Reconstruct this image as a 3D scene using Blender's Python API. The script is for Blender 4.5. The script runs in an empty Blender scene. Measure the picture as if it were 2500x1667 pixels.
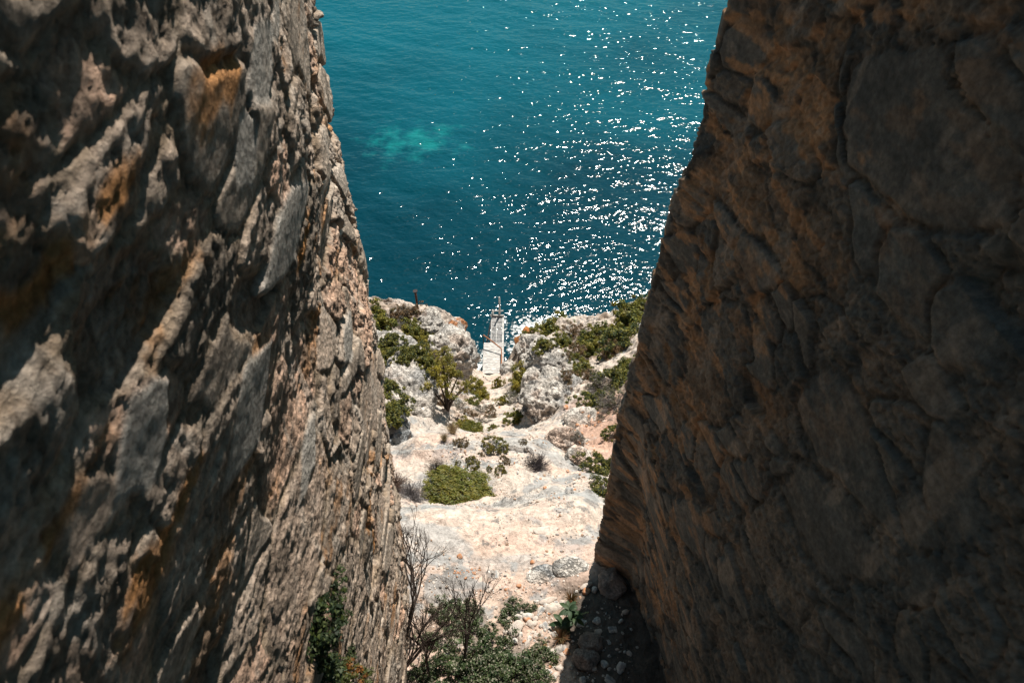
import bpy, math, random
import numpy as np
from mathutils import Vector

random.seed(7)
RNG = np.random.default_rng(11)
R = math.radians

# ------------------------------------------------------------------ camera, sky, sun, exposure
scene = bpy.context.scene
PITCH = R(47.0)
F_PX = 1800.0                      # focal length in pixels of the 2500 px wide photograph
cam_data = bpy.data.cameras.new("camera")
cam_data.sensor_width = 36.0
cam_data.lens = 36.0 * F_PX / 2500.0
cam_data.clip_start = 0.05
cam_data.clip_end = 40000.0
cam_data.dof.use_dof = True
cam_data.dof.focus_distance = 21.0
cam_data.dof.aperture_fstop = 3.0
cam = bpy.data.objects.new("camera", cam_data)
scene.collection.objects.link(cam)
cam.location = (0, 0, 0)
cam.rotation_euler = (math.pi / 2 - PITCH, 0, 0)
scene.camera = cam

SUN_EL, SUN_AZ = R(58.0), R(18.0)          # azimuth measured from +Y towards +X
world = bpy.data.worlds.new("World")
scene.world = world
world.use_nodes = True
wn = world.node_tree
bg = wn.nodes["Background"]
sky = wn.nodes.new("ShaderNodeTexSky")
sky.sky_type = 'NISHITA'
sky.sun_disc = False
sky.sun_elevation = SUN_EL
sky.sun_rotation = SUN_AZ
tint = wn.nodes.new("ShaderNodeVectorMath"); tint.operation = 'MULTIPLY'; tint.inputs[1].default_value = (0.72, 1.06, 0.98)
wn.links.new(sky.outputs[0], tint.inputs[0]); wn.links.new(tint.outputs[0], bg.inputs[0])
bg.inputs[1].default_value = 0.05
sun_data = bpy.data.lights.new("sun", 'SUN')
sun_data.energy = 5.0
sun_data.angle = R(0.5)
sun_data.color = (1.0, 0.93, 0.84)
sun = bpy.data.objects.new("sun", sun_data)
scene.collection.objects.link(sun)
SUNV = Vector((math.sin(SUN_AZ) * math.cos(SUN_EL), math.cos(SUN_AZ) * math.cos(SUN_EL), math.sin(SUN_EL)))
sun.rotation_euler = (-SUNV).to_track_quat('-Z', 'Y').to_euler()
sun.location = SUNV * 60
scene.view_settings.view_transform = 'Standard'
scene.view_settings.look = 'None'
scene.view_settings.gamma = 1.0
scene.view_settings.exposure = 0.62

# ------------------------------------------------------------------ noise in numpy
def _h(ix, iy, iz, seed):
    n = (ix.astype(np.int64) * 374761393 + iy.astype(np.int64) * 668265263 + iz.astype(np.int64) * 2147483647 + seed * 1274126177) & 0xffffffff
    n = ((n ^ (n >> 13)) * 1274126177) & 0xffffffff
    n = ((n ^ (n >> 16)) * 2246822519) & 0xffffffff
    n = n ^ (n >> 15)
    return (n & 0xffffff) / float(0x1000000)

def vnoise(x, y, z, seed=0):
    fx, fy, fz = np.floor(x), np.floor(y), np.floor(z)
    ix, iy, iz = fx.astype(np.int64), fy.astype(np.int64), fz.astype(np.int64)
    x, y, z = x - fx, y - fy, z - fz
    x = x * x * x * (x * (x * 6 - 15) + 10); y = y * y * y * (y * (y * 6 - 15) + 10); z = z * z * z * (z * (z * 6 - 15) + 10)
    r = 0
    for a in (0, 1):
        wx = x if a else 1 - x
        for b in (0, 1):
            wy = y if b else 1 - y
            for c in (0, 1):
                wz = z if c else 1 - z
                r = r + wx * wy * wz * _h(ix + a, iy + b, iz + c, seed)
    return r * 2 - 1

def fbm(x, y, z, octv=4, gain=0.5, lac=2.03, seed=0):
    s, a, t = 0, 1.0, 0
    for o in range(octv):
        s = s + a * vnoise(x, y, z, seed + o * 17); t += a
        x, y, z = x * lac + 3.7, y * lac + 1.3, z * lac + 7.1
        a *= gain
    return s / t * 1.4

def ridged(x, y, z, octv=4, gain=0.5, seed=0):
    s, a, t = 0, 1.0, 0
    for o in range(octv):
        s = s + a * (1 - 2 * np.abs(vnoise(x, y, z, seed + o * 13))); t += a
        x, y, z = x * 2.1 + 5.1, y * 2.1 + 2.3, z * 2.1 + 9.7
        a *= gain
    return s / t

def worley(u, v, seed=0, jit=0.85):
    """F1, F2, random ids of the nearest cell (three), offset to its centre."""
    iu, iv = np.floor(u), np.floor(v)
    f1 = np.full(u.shape, 9.0); f2 = np.full(u.shape, 9.0)
    cu = np.zeros(u.shape); cv = np.zeros(u.shape)
    du = np.zeros(u.shape); dv = np.zeros(u.shape)
    zz = np.zeros(u.shape, np.int64)
    for a in (-1, 0, 1):
        for b in (-1, 0, 1):
            gu, gv = iu + a, iv + b
            pu = gu + .5 + jit * (_h(gu, gv, zz, seed) - .5)
            pv = gv + .5 + jit * (_h(gu, gv, zz, seed + 1) - .5)
            d = np.sqrt((u - pu) ** 2 + (v - pv) ** 2)
            near = d < f1
            f2 = np.where(near, f1, np.minimum(f2, d))
            f1 = np.where(near, d, f1)
            cu = np.where(near, gu, cu); cv = np.where(near, gv, cv)
            du = np.where(near, u - pu, du); dv = np.where(near, v - pv, dv)
    ids = [_h(cu, cv, zz, seed + 5 + k) for k in range(4)]
    return f1, f2, ids, du, dv

def sstep(a, b, x):
    t = np.clip((x - a) / (b - a), 0, 1)
    return t * t * (3 - 2 * t)

def mixc(c1, c2, f):
    return c1 * (1 - f[:, None]) + c2 * f[:, None]

# ------------------------------------------------------------------ mesh and object helpers
COL = scene.collection

def link(o, parent=None):
    COL.objects.link(o)
    if parent is not None:
        o.parent = parent
    return o

def mesh_np(name, V, Fc, mat=None, cols=None, smooth=True):
    me = bpy.data.meshes.new(name)
    V = np.asarray(V, np.float32)
    Fc = np.asarray(Fc, np.int32)
    n = Fc.shape[1]
    me.vertices.add(len(V)); me.vertices.foreach_set("co", V.ravel())
    me.loops.add(Fc.size); me.loops.foreach_set("vertex_index", Fc.ravel())
    me.polygons.add(len(Fc))
    me.polygons.foreach_set("loop_start", np.arange(0, Fc.size, n, dtype=np.int32))
    me.polygons.foreach_set("loop_total", np.full(len(Fc), n, np.int32))
    me.polygons.foreach_set("use_smooth", np.full(len(Fc), smooth, bool))
    me.update(calc_edges=True)
    if cols is not None:
        at_ = me.color_attributes.new("Col", 'FLOAT_COLOR', 'POINT')
        c4 = np.ones((len(V), 4), np.float32); c4[:, :3] = cols
        at_.data.foreach_set("color", c4.ravel())
    if mat is not None:
        me.materials.append(mat)
    me.validate()
    return me

def obj(name, me, parent=None):
    return link(bpy.data.objects.new(name, me), parent)

def tag(o, label=None, cat=None, group=None, kind=None):
    if label: o["label"] = label
    if cat: o["category"] = cat
    if group: o["group"] = group
    if kind: o["kind"] = kind
    return o

def thing(name, label, cat, loc=(0, 0, 0), rotz=0.0, group=None):
    e = bpy.data.objects.new(name, None)
    e.empty_display_size = 0.2
    COL.objects.link(e)
    e.location = loc; e.rotation_euler = (0, 0, rotz)
    return tag(e, label, cat, group)

class MB:
    """collects boxes and tubes for one mesh"""
    def __init__(s): s.v = []; s.f = []
    def box(s, c, d, rot=None):
        b = len(s.v)
        for i in (-1, 1):
            for j in (-1, 1):
                for k in (-1, 1):
                    p = Vector((i * d[0] / 2, j * d[1] / 2, k * d[2] / 2))
                    if rot is not None: p = rot @ p
                    s.v.append(tuple(p + Vector(c)))
        for q in ((0, 1, 3, 2), (4, 6, 7, 5), (0, 4, 5, 1), (2, 3, 7, 6), (0, 2, 6, 4), (1, 5, 7, 3)):
            s.f.append([b + t for t in q])
    def tube(s, pts, rad, n=6, cap=True):
        pts = [Vector(p) for p in pts]
        if not hasattr(rad, '__len__'): rad = [rad] * len(pts)
        b = len(s.v)
        for i, p in enumerate(pts):
            d = (pts[min(i + 1, len(pts) - 1)] - pts[max(i - 1, 0)]).normalized()
            a = d.cross(Vector((0.3, 0.1, 1)) if abs(d.z) < .9 else Vector((1, 0.2, 0))).normalized()
            c = d.cross(a)
            for k in range(n):
                t = 2 * math.pi * k / n
                s.v.append(tuple(p + rad[i] * (a * math.cos(t) + c * math.sin(t))))
        for i in range(len(pts) - 1):
            for k in range(n):
                k2 = (k + 1) % n
                s.f.append([b + i * n + k, b + i * n + k2, b + (i + 1) * n + k2, b + (i + 1) * n + k])
        if cap:
            s.f.append([b + k for k in range(n)][::-1])
            e = b + (len(pts) - 1) * n
            s.f.append([e + k for k in range(n)])
    def build(s, name, mat, parent=None, smooth=False):
        me = bpy.data.meshes.new(name)
        me.from_pydata(s.v, [], s.f)
        me.materials.append(mat)
        if smooth:
            me.polygons.foreach_set("use_smooth", [True] * len(me.polygons))
        me.update()
        return obj(name, me, parent)

# ------------------------------------------------------------------ materials
def new_mat(name, rough=0.9, spec=0.2):
    m = bpy.data.materials.new(name); m.use_nodes = True
    nt = m.node_tree; p = nt.nodes["Principled BSDF"]
    p.inputs["Roughness"].default_value = rough
    p.inputs["Specular IOR Level"].default_value = spec
    return m, nt, p

def nd(nt, kind, **kw):
    n = nt.nodes.new(kind)
    for k, v in kw.items(): setattr(n, k, v)
    return n

def rock_mat(name, scale=1.0, bump=0.6, tint=(1, 1, 1), base=None, speck=0.35, detail_scale=14.0, dist=0.03, crack=0.0):
    """attribute colour (or a plain base) broken up by grain, pits and speckle"""
    m, nt, p = new_mat(name, 0.92, 0.15)
    L = nt.links.new
    tc = nd(nt, "ShaderNodeTexCoord")
    n1 = nd(nt, "ShaderNodeTexNoise"); n1.inputs["Scale"].default_value = detail_scale * scale; n1.inputs["Detail"].default_value = 7; n1.inputs["Roughness"].default_value = .68
    n2 = nd(nt, "ShaderNodeTexNoise"); n2.inputs["Scale"].default_value = 3.0 * scale; n2.inputs["Detail"].default_value = 6; n2.inputs["Roughness"].default_value = .62
    vo = nd(nt, "ShaderNodeTexVoronoi"); vo.inputs["Scale"].default_value = 22 * scale
    for n in (n1, n2, vo): L(tc.outputs["Object"], n.inputs["Vector"])
    r1 = nd(nt, "ShaderNodeMapRange"); r1.inputs[1].default_value = .3; r1.inputs[2].default_value = .7; r1.inputs[3].default_value = 1 - speck; r1.inputs[4].default_value = 1 + speck * .6
    L(n1.outputs[0], r1.inputs[0])
    r2 = nd(nt, "ShaderNodeMapRange"); r2.inputs[1].default_value = .3; r2.inputs[2].default_value = .72; r2.inputs[3].default_value = .78; r2.inputs[4].default_value = 1.15
    L(n2.outputs[0], r2.inputs[0])
    mu = nd(nt, "ShaderNodeMath", operation='MULTIPLY'); L(r1.outputs[0], mu.inputs[0]); L(r2.outputs[0], mu.inputs[1])
    mx = nd(nt, "ShaderNodeVectorMath", operation='SCALE')
    if base is None:
        at_ = nd(nt, "ShaderNodeAttribute"); at_.attribute_name = "Col"
        L(at_.outputs["Color"], mx.inputs[0])
    else:
        mx.inputs[0].default_value = base
    hsrc = n1.outputs[0]
    if crack:
        # crevices and solution pits: colour darkened in the lows of a ridged noise
        nw = nd(nt, "ShaderNodeTexNoise"); nw.inputs["Scale"].default_value = 2.6 * scale; nw.inputs["Detail"].default_value = 6; nw.inputs["Roughness"].default_value = .7
        mpn = nd(nt, "ShaderNodeMapping"); mpn.inputs["Scale"].default_value = (1, 1, 1.7)
        L(tc.outputs["Object"], mpn.inputs[0]); L(mpn.outputs[0], nw.inputs["Vector"])
        sb = nd(nt, "ShaderNodeMath", operation='SUBTRACT'); sb.inputs[1].default_value = .5; L(nw.outputs[0], sb.inputs[0])
        ab = nd(nt, "ShaderNodeMath", operation='ABSOLUTE'); L(sb.outputs[0], ab.inputs[0])
        rc = nd(nt, "ShaderNodeMapRange"); rc.inputs[1].default_value = 0; rc.inputs[2].default_value = .028; rc.inputs[3].default_value = 1 - crack; rc.inputs[4].default_value = 1
        L(ab.outputs[0], rc.inputs[0])
        mu2 = nd(nt, "ShaderNodeMath", operation='MULTIPLY'); L(mu.outputs[0], mu2.inputs[0]); L(rc.outputs[0], mu2.inputs[1]); mu = mu2
        hs = nd(nt, "ShaderNodeMath", operation='MULTIPLY_ADD'); hs.inputs[1].default_value = .9; L(rc.outputs[0], hs.inputs[0]); L(n1.outputs[0], hs.inputs[2]); hsrc = hs.outputs[0]
    L(mu.outputs[0], mx.inputs["Scale"])
    L(mx.outputs[0], p.inputs["Base Color"])
    ad = nd(nt, "ShaderNodeMath", operation='MULTIPLY_ADD'); ad.inputs[1].default_value = .5
    L(vo.outputs["Distance"], ad.inputs[0]); L(hsrc, ad.inputs[2])
    b = nd(nt, "ShaderNodeBump"); b.inputs["Strength"].default_value = bump; b.inputs["Distance"].default_value = dist
    L(ad.outputs[0], b.inputs["Height"]); L(b.outputs[0], p.inputs["Normal"])
    return m

def leaf_mat(name, rough=0.55):
    m, nt, p = new_mat(name, rough, 0.3)
    L = nt.links.new
    at_ = nd(nt, "ShaderNodeAttribute"); at_.attribute_name = "Col"
    L(at_.outputs["Color"], p.inputs["Base Color"])
    tr = nd(nt, "ShaderNodeBsdfTranslucent"); L(at_.outputs["Color"], tr.inputs[0])
    mx = nd(nt, "ShaderNodeMixShader"); mx.inputs[0].default_value = .35
    out = nt.nodes["Material Output"]
    L(p.outputs[0], mx.inputs[1]); L(tr.outputs[0], mx.inputs[2]); L(mx.outputs[0], out.inputs[0])
    return m

def flat_mat(name, c, rough=.85, var=.35, sc=9.0, stretch=(1, 1, 1), c2=None):
    m, nt, p = new_mat(name, rough, .2)
    L = nt.links.new
    tc = nd(nt, "ShaderNodeTexCoord"); mp = nd(nt, "ShaderNodeMapping"); mp.inputs["Scale"].default_value = stretch
    n = nd(nt, "ShaderNodeTexNoise"); n.inputs["Scale"].default_value = sc; n.inputs["Detail"].default_value = 6; n.inputs["Roughness"].default_value = .65
    L(tc.outputs["Object"], mp.inputs[0]); L(mp.outputs[0], n.inputs["Vector"])
    cr = nd(nt, "ShaderNodeValToRGB")
    lo = tuple(x * (1 - var) for x in c) if c2 is None else c2
    cr.color_ramp.elements[0].position = .33; cr.color_ramp.elements[0].color = (*lo, 1)
    cr.color_ramp.elements[1].position = .62; cr.color_ramp.elements[1].color = (*c, 1)
    L(n.outputs[0], cr.inputs[0]); L(cr.outputs[0], p.inputs["Base Color"])
    b = nd(nt, "ShaderNodeBump"); b.inputs["Strength"].default_value = .4; b.inputs["Distance"].default_value = .01
    L(n.outputs[0], b.inputs["Height"]); L(b.outputs[0], p.inputs["Normal"])
    return m

M_WALL = rock_mat("masonry", 1.0, .9, speck=.5, detail_scale=24, dist=.022)
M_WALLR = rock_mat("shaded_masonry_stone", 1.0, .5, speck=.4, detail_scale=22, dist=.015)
M_GROUND = rock_mat("limestone_ground", 1.0, .7, speck=.32, detail_scale=9, dist=.045, crack=.22)
M_ROCK = rock_mat("limestone", 1.0, .9, speck=.42, detail_scale=6, dist=.10, crack=.45)
M_STONE = rock_mat("loose_stone", 2.0, .5, speck=.25, detail_scale=8, dist=.02)
M_LEAF = leaf_mat("foliage")
M_TWIG = flat_mat("dark_bark", (.075, .055, .045), .9, .5, 12)
M_DRY = leaf_mat("dry_twig", .9)
M_WOOD = flat_mat("weathered_wood", (.62, .60, .56), .9, .5, 3.0, (1.5, 8, 4), (.17, .165, .17))
M_WOODD = flat_mat("wet_worn_wood", (.42, .41, .40), .9, .5, 4.0, (2.2, 6, 4), (.07, .075, .08))
M_RUST = flat_mat("rusty_steel", (.36, .16, .08), .8, .5, 14, c2=(.12, .06, .04))
M_IRON = flat_mat("dark_iron", (.05, .04, .04), .8, .4, 14)

# ------------------------------------------------------------------ terrain
CP, SP = math.cos(PITCH), math.sin(PITCH)
def ray(px, py):
    u = (px - 1250) / F_PX; v = (833.5 - py) / F_PX
    return np.array([u, CP + SP * v, -SP + CP * v])
def P(px, py, d):
    return ray(px, py) * d
SEA_Z = -35.3

ctl = [P(*a) for a in [
    (900, 1667, 12.6), (1100, 1667, 12.7), (1250, 1667, 12.7), (1400, 1667, 12.6), (1600, 1667, 12.5),
    (900, 1500, 13.8), (1150, 1500, 14.0), (1350, 1500, 13.9), (1560, 1500, 13.6),
    (880, 1370, 14.8), (1050, 1370, 15.0), (1200, 1370, 15.1), (1350, 1370, 15.0), (1520, 1370, 14.8),
    (960, 1250, 16.4), (1060, 1245, 16.6), (1160, 1255, 16.6), (1280, 1265, 16.5), (1400, 1250, 16.7),
    (1010, 1232, 18.5), (1080, 1235, 18.7), (1150, 1238, 18.4), (1300, 1215, 17.5), (1420, 1230, 17.0),
    (980, 1160, 19.8), (1150, 1160, 19.8), (1300, 1160, 18.9), (1430, 1150, 18.8),
    (1040, 1066, 21.6), (1120, 1064, 21.4), (1200, 1066, 21.4), (1280, 1068, 21.2), (1340, 1075, 21.5),
    (1060, 1054, 28.0), (1120, 1054, 29.0), (1200, 1054, 29.5), (1270, 1054, 28.5),
    (1200, 1000, 33.5), (1235, 1000, 33.3), (1190, 950, 39.0), (1230, 950, 38.6), (1185, 915, 43.6), (1220, 915, 43.6),
    # left flank
    (930, 1150, 20.6), (950, 1080, 23.5), (1000, 1050, 26.0), (1040, 1020, 29.0), (930, 1000, 26.5), (1050, 970, 32.0),
    (960, 900, 33.0), (1000, 850, 36.5), (900, 850, 34.0), (930, 790, 37.5), (1080, 890, 38.0), (1110, 860, 41.0), (1120, 920, 39.5),
    (890, 718, 40.0), (950, 735, 40.5), (1010, 752, 41.0), (1060, 775, 42.0), (1115, 815, 43.0),
    # right flank
    (1290, 1000, 33.0), (1330, 890, 36.5), (1300, 850, 40.5), (1280, 870, 42.0), (1285, 825, 43.8), (1260, 900, 41.5),
    (1400, 830, 40.0), (1370, 795, 42.0), (1480, 780, 40.5), (1570, 735, 40.0), (1480, 880, 34.5), (1560, 800, 36.0),
    (1400, 960, 29.5), (1350, 985, 29.5), (1370, 1060, 24.5), (1440, 1050, 24.3), (1500, 1000, 25.0), (1540, 950, 26.5),
    (1400, 1150, 20.0), (1480, 1180, 19.2), (1430, 1250, 17.2), (1340, 1040, 27.0)]]
ctl += [np.array(a) for a in [
    (-4, 0, -12.4), (0, 0, -12.4), (4, 0, -12.3), (-9, 2, -11.5), (9, 2, -11), (-9, 10, -13.5), (9, 10, -13.0), (-8, -8, -11), (8, -8, -11), (0, -8, -11.5),
    (-14, 2, -9), (14, 2, -9), (-14, 14, -15), (14, 14, -14.5), (-14, 25, -23), (14, 25, -22.5), (-20, 30, -27), (20, 30, -26), (-26, 5, -9), (26, 5, -9),
    (-14, 35, -35.8), (-10, 34, -36.5), (-6, 33.0, -36.8), (-4, 32.2, -37), (-2.6, 31.0, -36.6), (-2.5, 29.6, -35.9), (-1.2, 30.4, -35.9), (-.6, 31.5, -36.4),
    (.8, 32.6, -36.0), (2.5, 34, -36), (4.5, 34.5, -36.3), (8, 35, -36.5), (14, 36, -36.5), (0, 35, -37.5), (-5, 36, -38.5), (6, 38, -38.5), (0, 42, -39.5),
    (-22, 38, -37), (22, 38, -37), (-12, 42, -39.5), (12, 42, -39.5), (-26, 45, -40), (26, 45, -40)]]
ctl = np.array(ctl)
_c2 = 0.35 ** 2
def _phi(a, b):
    return np.sqrt(((a[:, None, :] - b[None, :, :]) ** 2).sum(-1) + _c2)
_A = _phi(ctl[:, :2], ctl[:, :2]) + np.eye(len(ctl)) * -0.02
_mean = np.polyfit(ctl[:, 1], ctl[:, 2], 1)
_W = np.linalg.solve(_A, ctl[:, 2] - np.polyval(_mean, ctl[:, 1]))
def base_h(x, y):
    out = np.empty(x.shape)
    for i in range(0, len(x), 20000):
        q = np.stack([x[i:i + 20000], y[i:i + 20000]], 1)
        out[i:i + 20000] = _phi(q, ctl[:, :2]) @ _W + np.polyval(_mean, q[:, 1])
    return out

def path_mask(x, y):
    """1 on the trodden centre line of the gully, 0 on the rocky flanks"""
    cx = np.interp(y, [4, 9, 14, 18, 24, 29], [-.3, -.4, -.5, -.5, -.8, -1.0])
    w = np.interp(y, [4, 12, 17, 22, 29], [1.8, 1.6, .8, .55, .6])
    return 1 - sstep(w * .8, w * 1.5, np.abs(x - cx + .15 * np.sin(y * 1.7)))

def terr(x, y):
    x = np.asarray(x, float); y = np.asarray(y, float)
    wx = x + .35 * fbm(x * .5, y * .5, x * 0, 3, seed=90); wy = y + .35 * fbm(x * .5 + 9, y * .5, x * 0, 3, seed=91)
    z = base_h(wx, wy)
    pm = path_mask(x, y)
    far = sstep(13, 20, y)
    z3 = z * 1.0
    z = z + (1 - .8 * pm * far) * (.30 * far + .10) * fbm(x * .7, y * .7, z3 * .7, 4, seed=3)
    z = z + (.30 * far * (1 - pm) + .035) * ridged(x * 1.3, y * 1.0, z3 * 1.6, 4, .55, seed=30)
    z = z + .04 * fbm(x * 3.1, y * 3.1, z3 * 3, 4, .6, seed=40)
    # weathering pits in the limestone
    pit = np.clip(fbm(x * 7, y * 7, z3 * 5, 3, .6, seed=50) - .25, 0, 1)
    z = z - (.05 + .14 * far * (1 - pm)) * pit
    # broken layers on the near shelves
    st = (y * 1.1 + .8 * fbm(x * .8, y * .8, x * 0, 3, seed=61))
    saw = st - np.floor(st)
    z = z + (1 - far) * .17 * (saw - .5) * sstep(6.5, 8.5, y)
    return z

def at(px, py, lift=0.0):
    r = ray(px, py)
    t = np.linspace(9, 70, 1200)
    q = t[:, None] * r[None, :]
    below = np.nonzero(q[:, 2] < terr(q[:, 0], q[:, 1]))[0]
    i = below[0] if len(below) else 1199
    ta = np.linspace(t[max(i - 1, 0)], t[i], 40); q = ta[:, None] * r[None, :]
    j = np.nonzero(q[:, 2] <= terr(q[:, 0], q[:, 1]))[0]
    p = q[j[0]] if len(j) else q[-1]
    return Vector((p[0], p[1], p[2] + lift))

def gz(x, y):
    return float(terr(np.array([x]), np.array([y]))[0])

def build_terrain():
    xs = np.concatenate([np.linspace(-30, -9, 40)[:-1], np.linspace(-9, -4, 110)[:-1], np.linspace(-4, 4, 330)[:-1], np.linspace(4, 9, 110)[:-1], np.linspace(9, 30, 40)])
    ys = np.concatenate([np.linspace(-9, 3, 30)[:-1], np.linspace(3, 14, 420)[:-1], np.linspace(14, 33, 470)[:-1], np.linspace(33, 46, 40)])
    X, Y = np.meshgrid(xs, ys); x, y = X.ravel(), Y.ravel()
    z = terr(x, y)
    nx, ny = len(xs), len(ys)
    idx = np.arange(nx * ny).reshape(ny, nx)
    Fc = np.stack([idx[:-1, :-1], idx[:-1, 1:], idx[1:, 1:], idx[1:, :-1]], -1).reshape(-1, 4)
    far = sstep(13, 20, y); pm = path_mask(x, y)
    white = np.array([.56, .48, .41]); beige = np.array([.52, .38, .30]); grey = np.array([.27, .28, .28]); pink = np.array([.52, .31, .22]); wet = np.array([.10, .10, .09])
    n1 = fbm(x * .9, y * .9, z * .9, 4, .55, seed=70); n2 = fbm(x * 1.6 + 4, y * 1.6, z * 1.6, 5, .62, seed=75); n3 = fbm(x * 2.4, y * 2.4, z * 2, 5, .65, seed=79)
    c = np.repeat(white[None], len(x), 0)
    near = 1 - sstep(6.5, 8.8, y + .7 * n1)
    c = mixc(c, beige, np.clip(.75 * near + .5 * sstep(.05, .5, n1), 0, 1))
    c = mixc(c, grey, .8 * sstep(.18, .42, n2) * (1 - .6 * pm * far))
    band = fbm(x * .55 + 2, y * 1.9 + .5 * n1, x * 0, 5, .6, seed=83)
    c = mixc(c, np.array([.36, .36, .35]), .75 * sstep(.05, .38, band) * (1 - far) * sstep(6.2, 7.5, y))
    c = mixc(c, np.array([.60, .44, .36]), .5 * sstep(.0, .4, -band) * (1 - far))
    c = mixc(c, np.array([.18, .17, .16]), .8 * sstep(.34, .5, n3))
    # reddish gravel bank on the right
    gm = sstep(1.9, 2.6, x + .4 * n2) * sstep(10.5, 12.5, y) * (1 - sstep(16, 18.5, y))
    c = mixc(c, pink, .75 * gm)
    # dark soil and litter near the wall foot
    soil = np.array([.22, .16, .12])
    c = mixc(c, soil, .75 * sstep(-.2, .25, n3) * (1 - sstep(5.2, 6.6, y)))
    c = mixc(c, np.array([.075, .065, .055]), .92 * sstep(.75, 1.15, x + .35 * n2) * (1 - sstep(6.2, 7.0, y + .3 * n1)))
    c = mixc(c, np.array([.17, .13, .09]), .55 * sstep(.1, .5, n1 + .3 * n3) * far * (1 - pm))
    c = mixc(c, wet, .8 * (1 - sstep(SEA_Z + .1, SEA_Z + .7, z + .2 * n3)))
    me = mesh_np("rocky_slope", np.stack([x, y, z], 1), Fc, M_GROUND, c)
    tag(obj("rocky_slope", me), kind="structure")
build_terrain()

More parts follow.
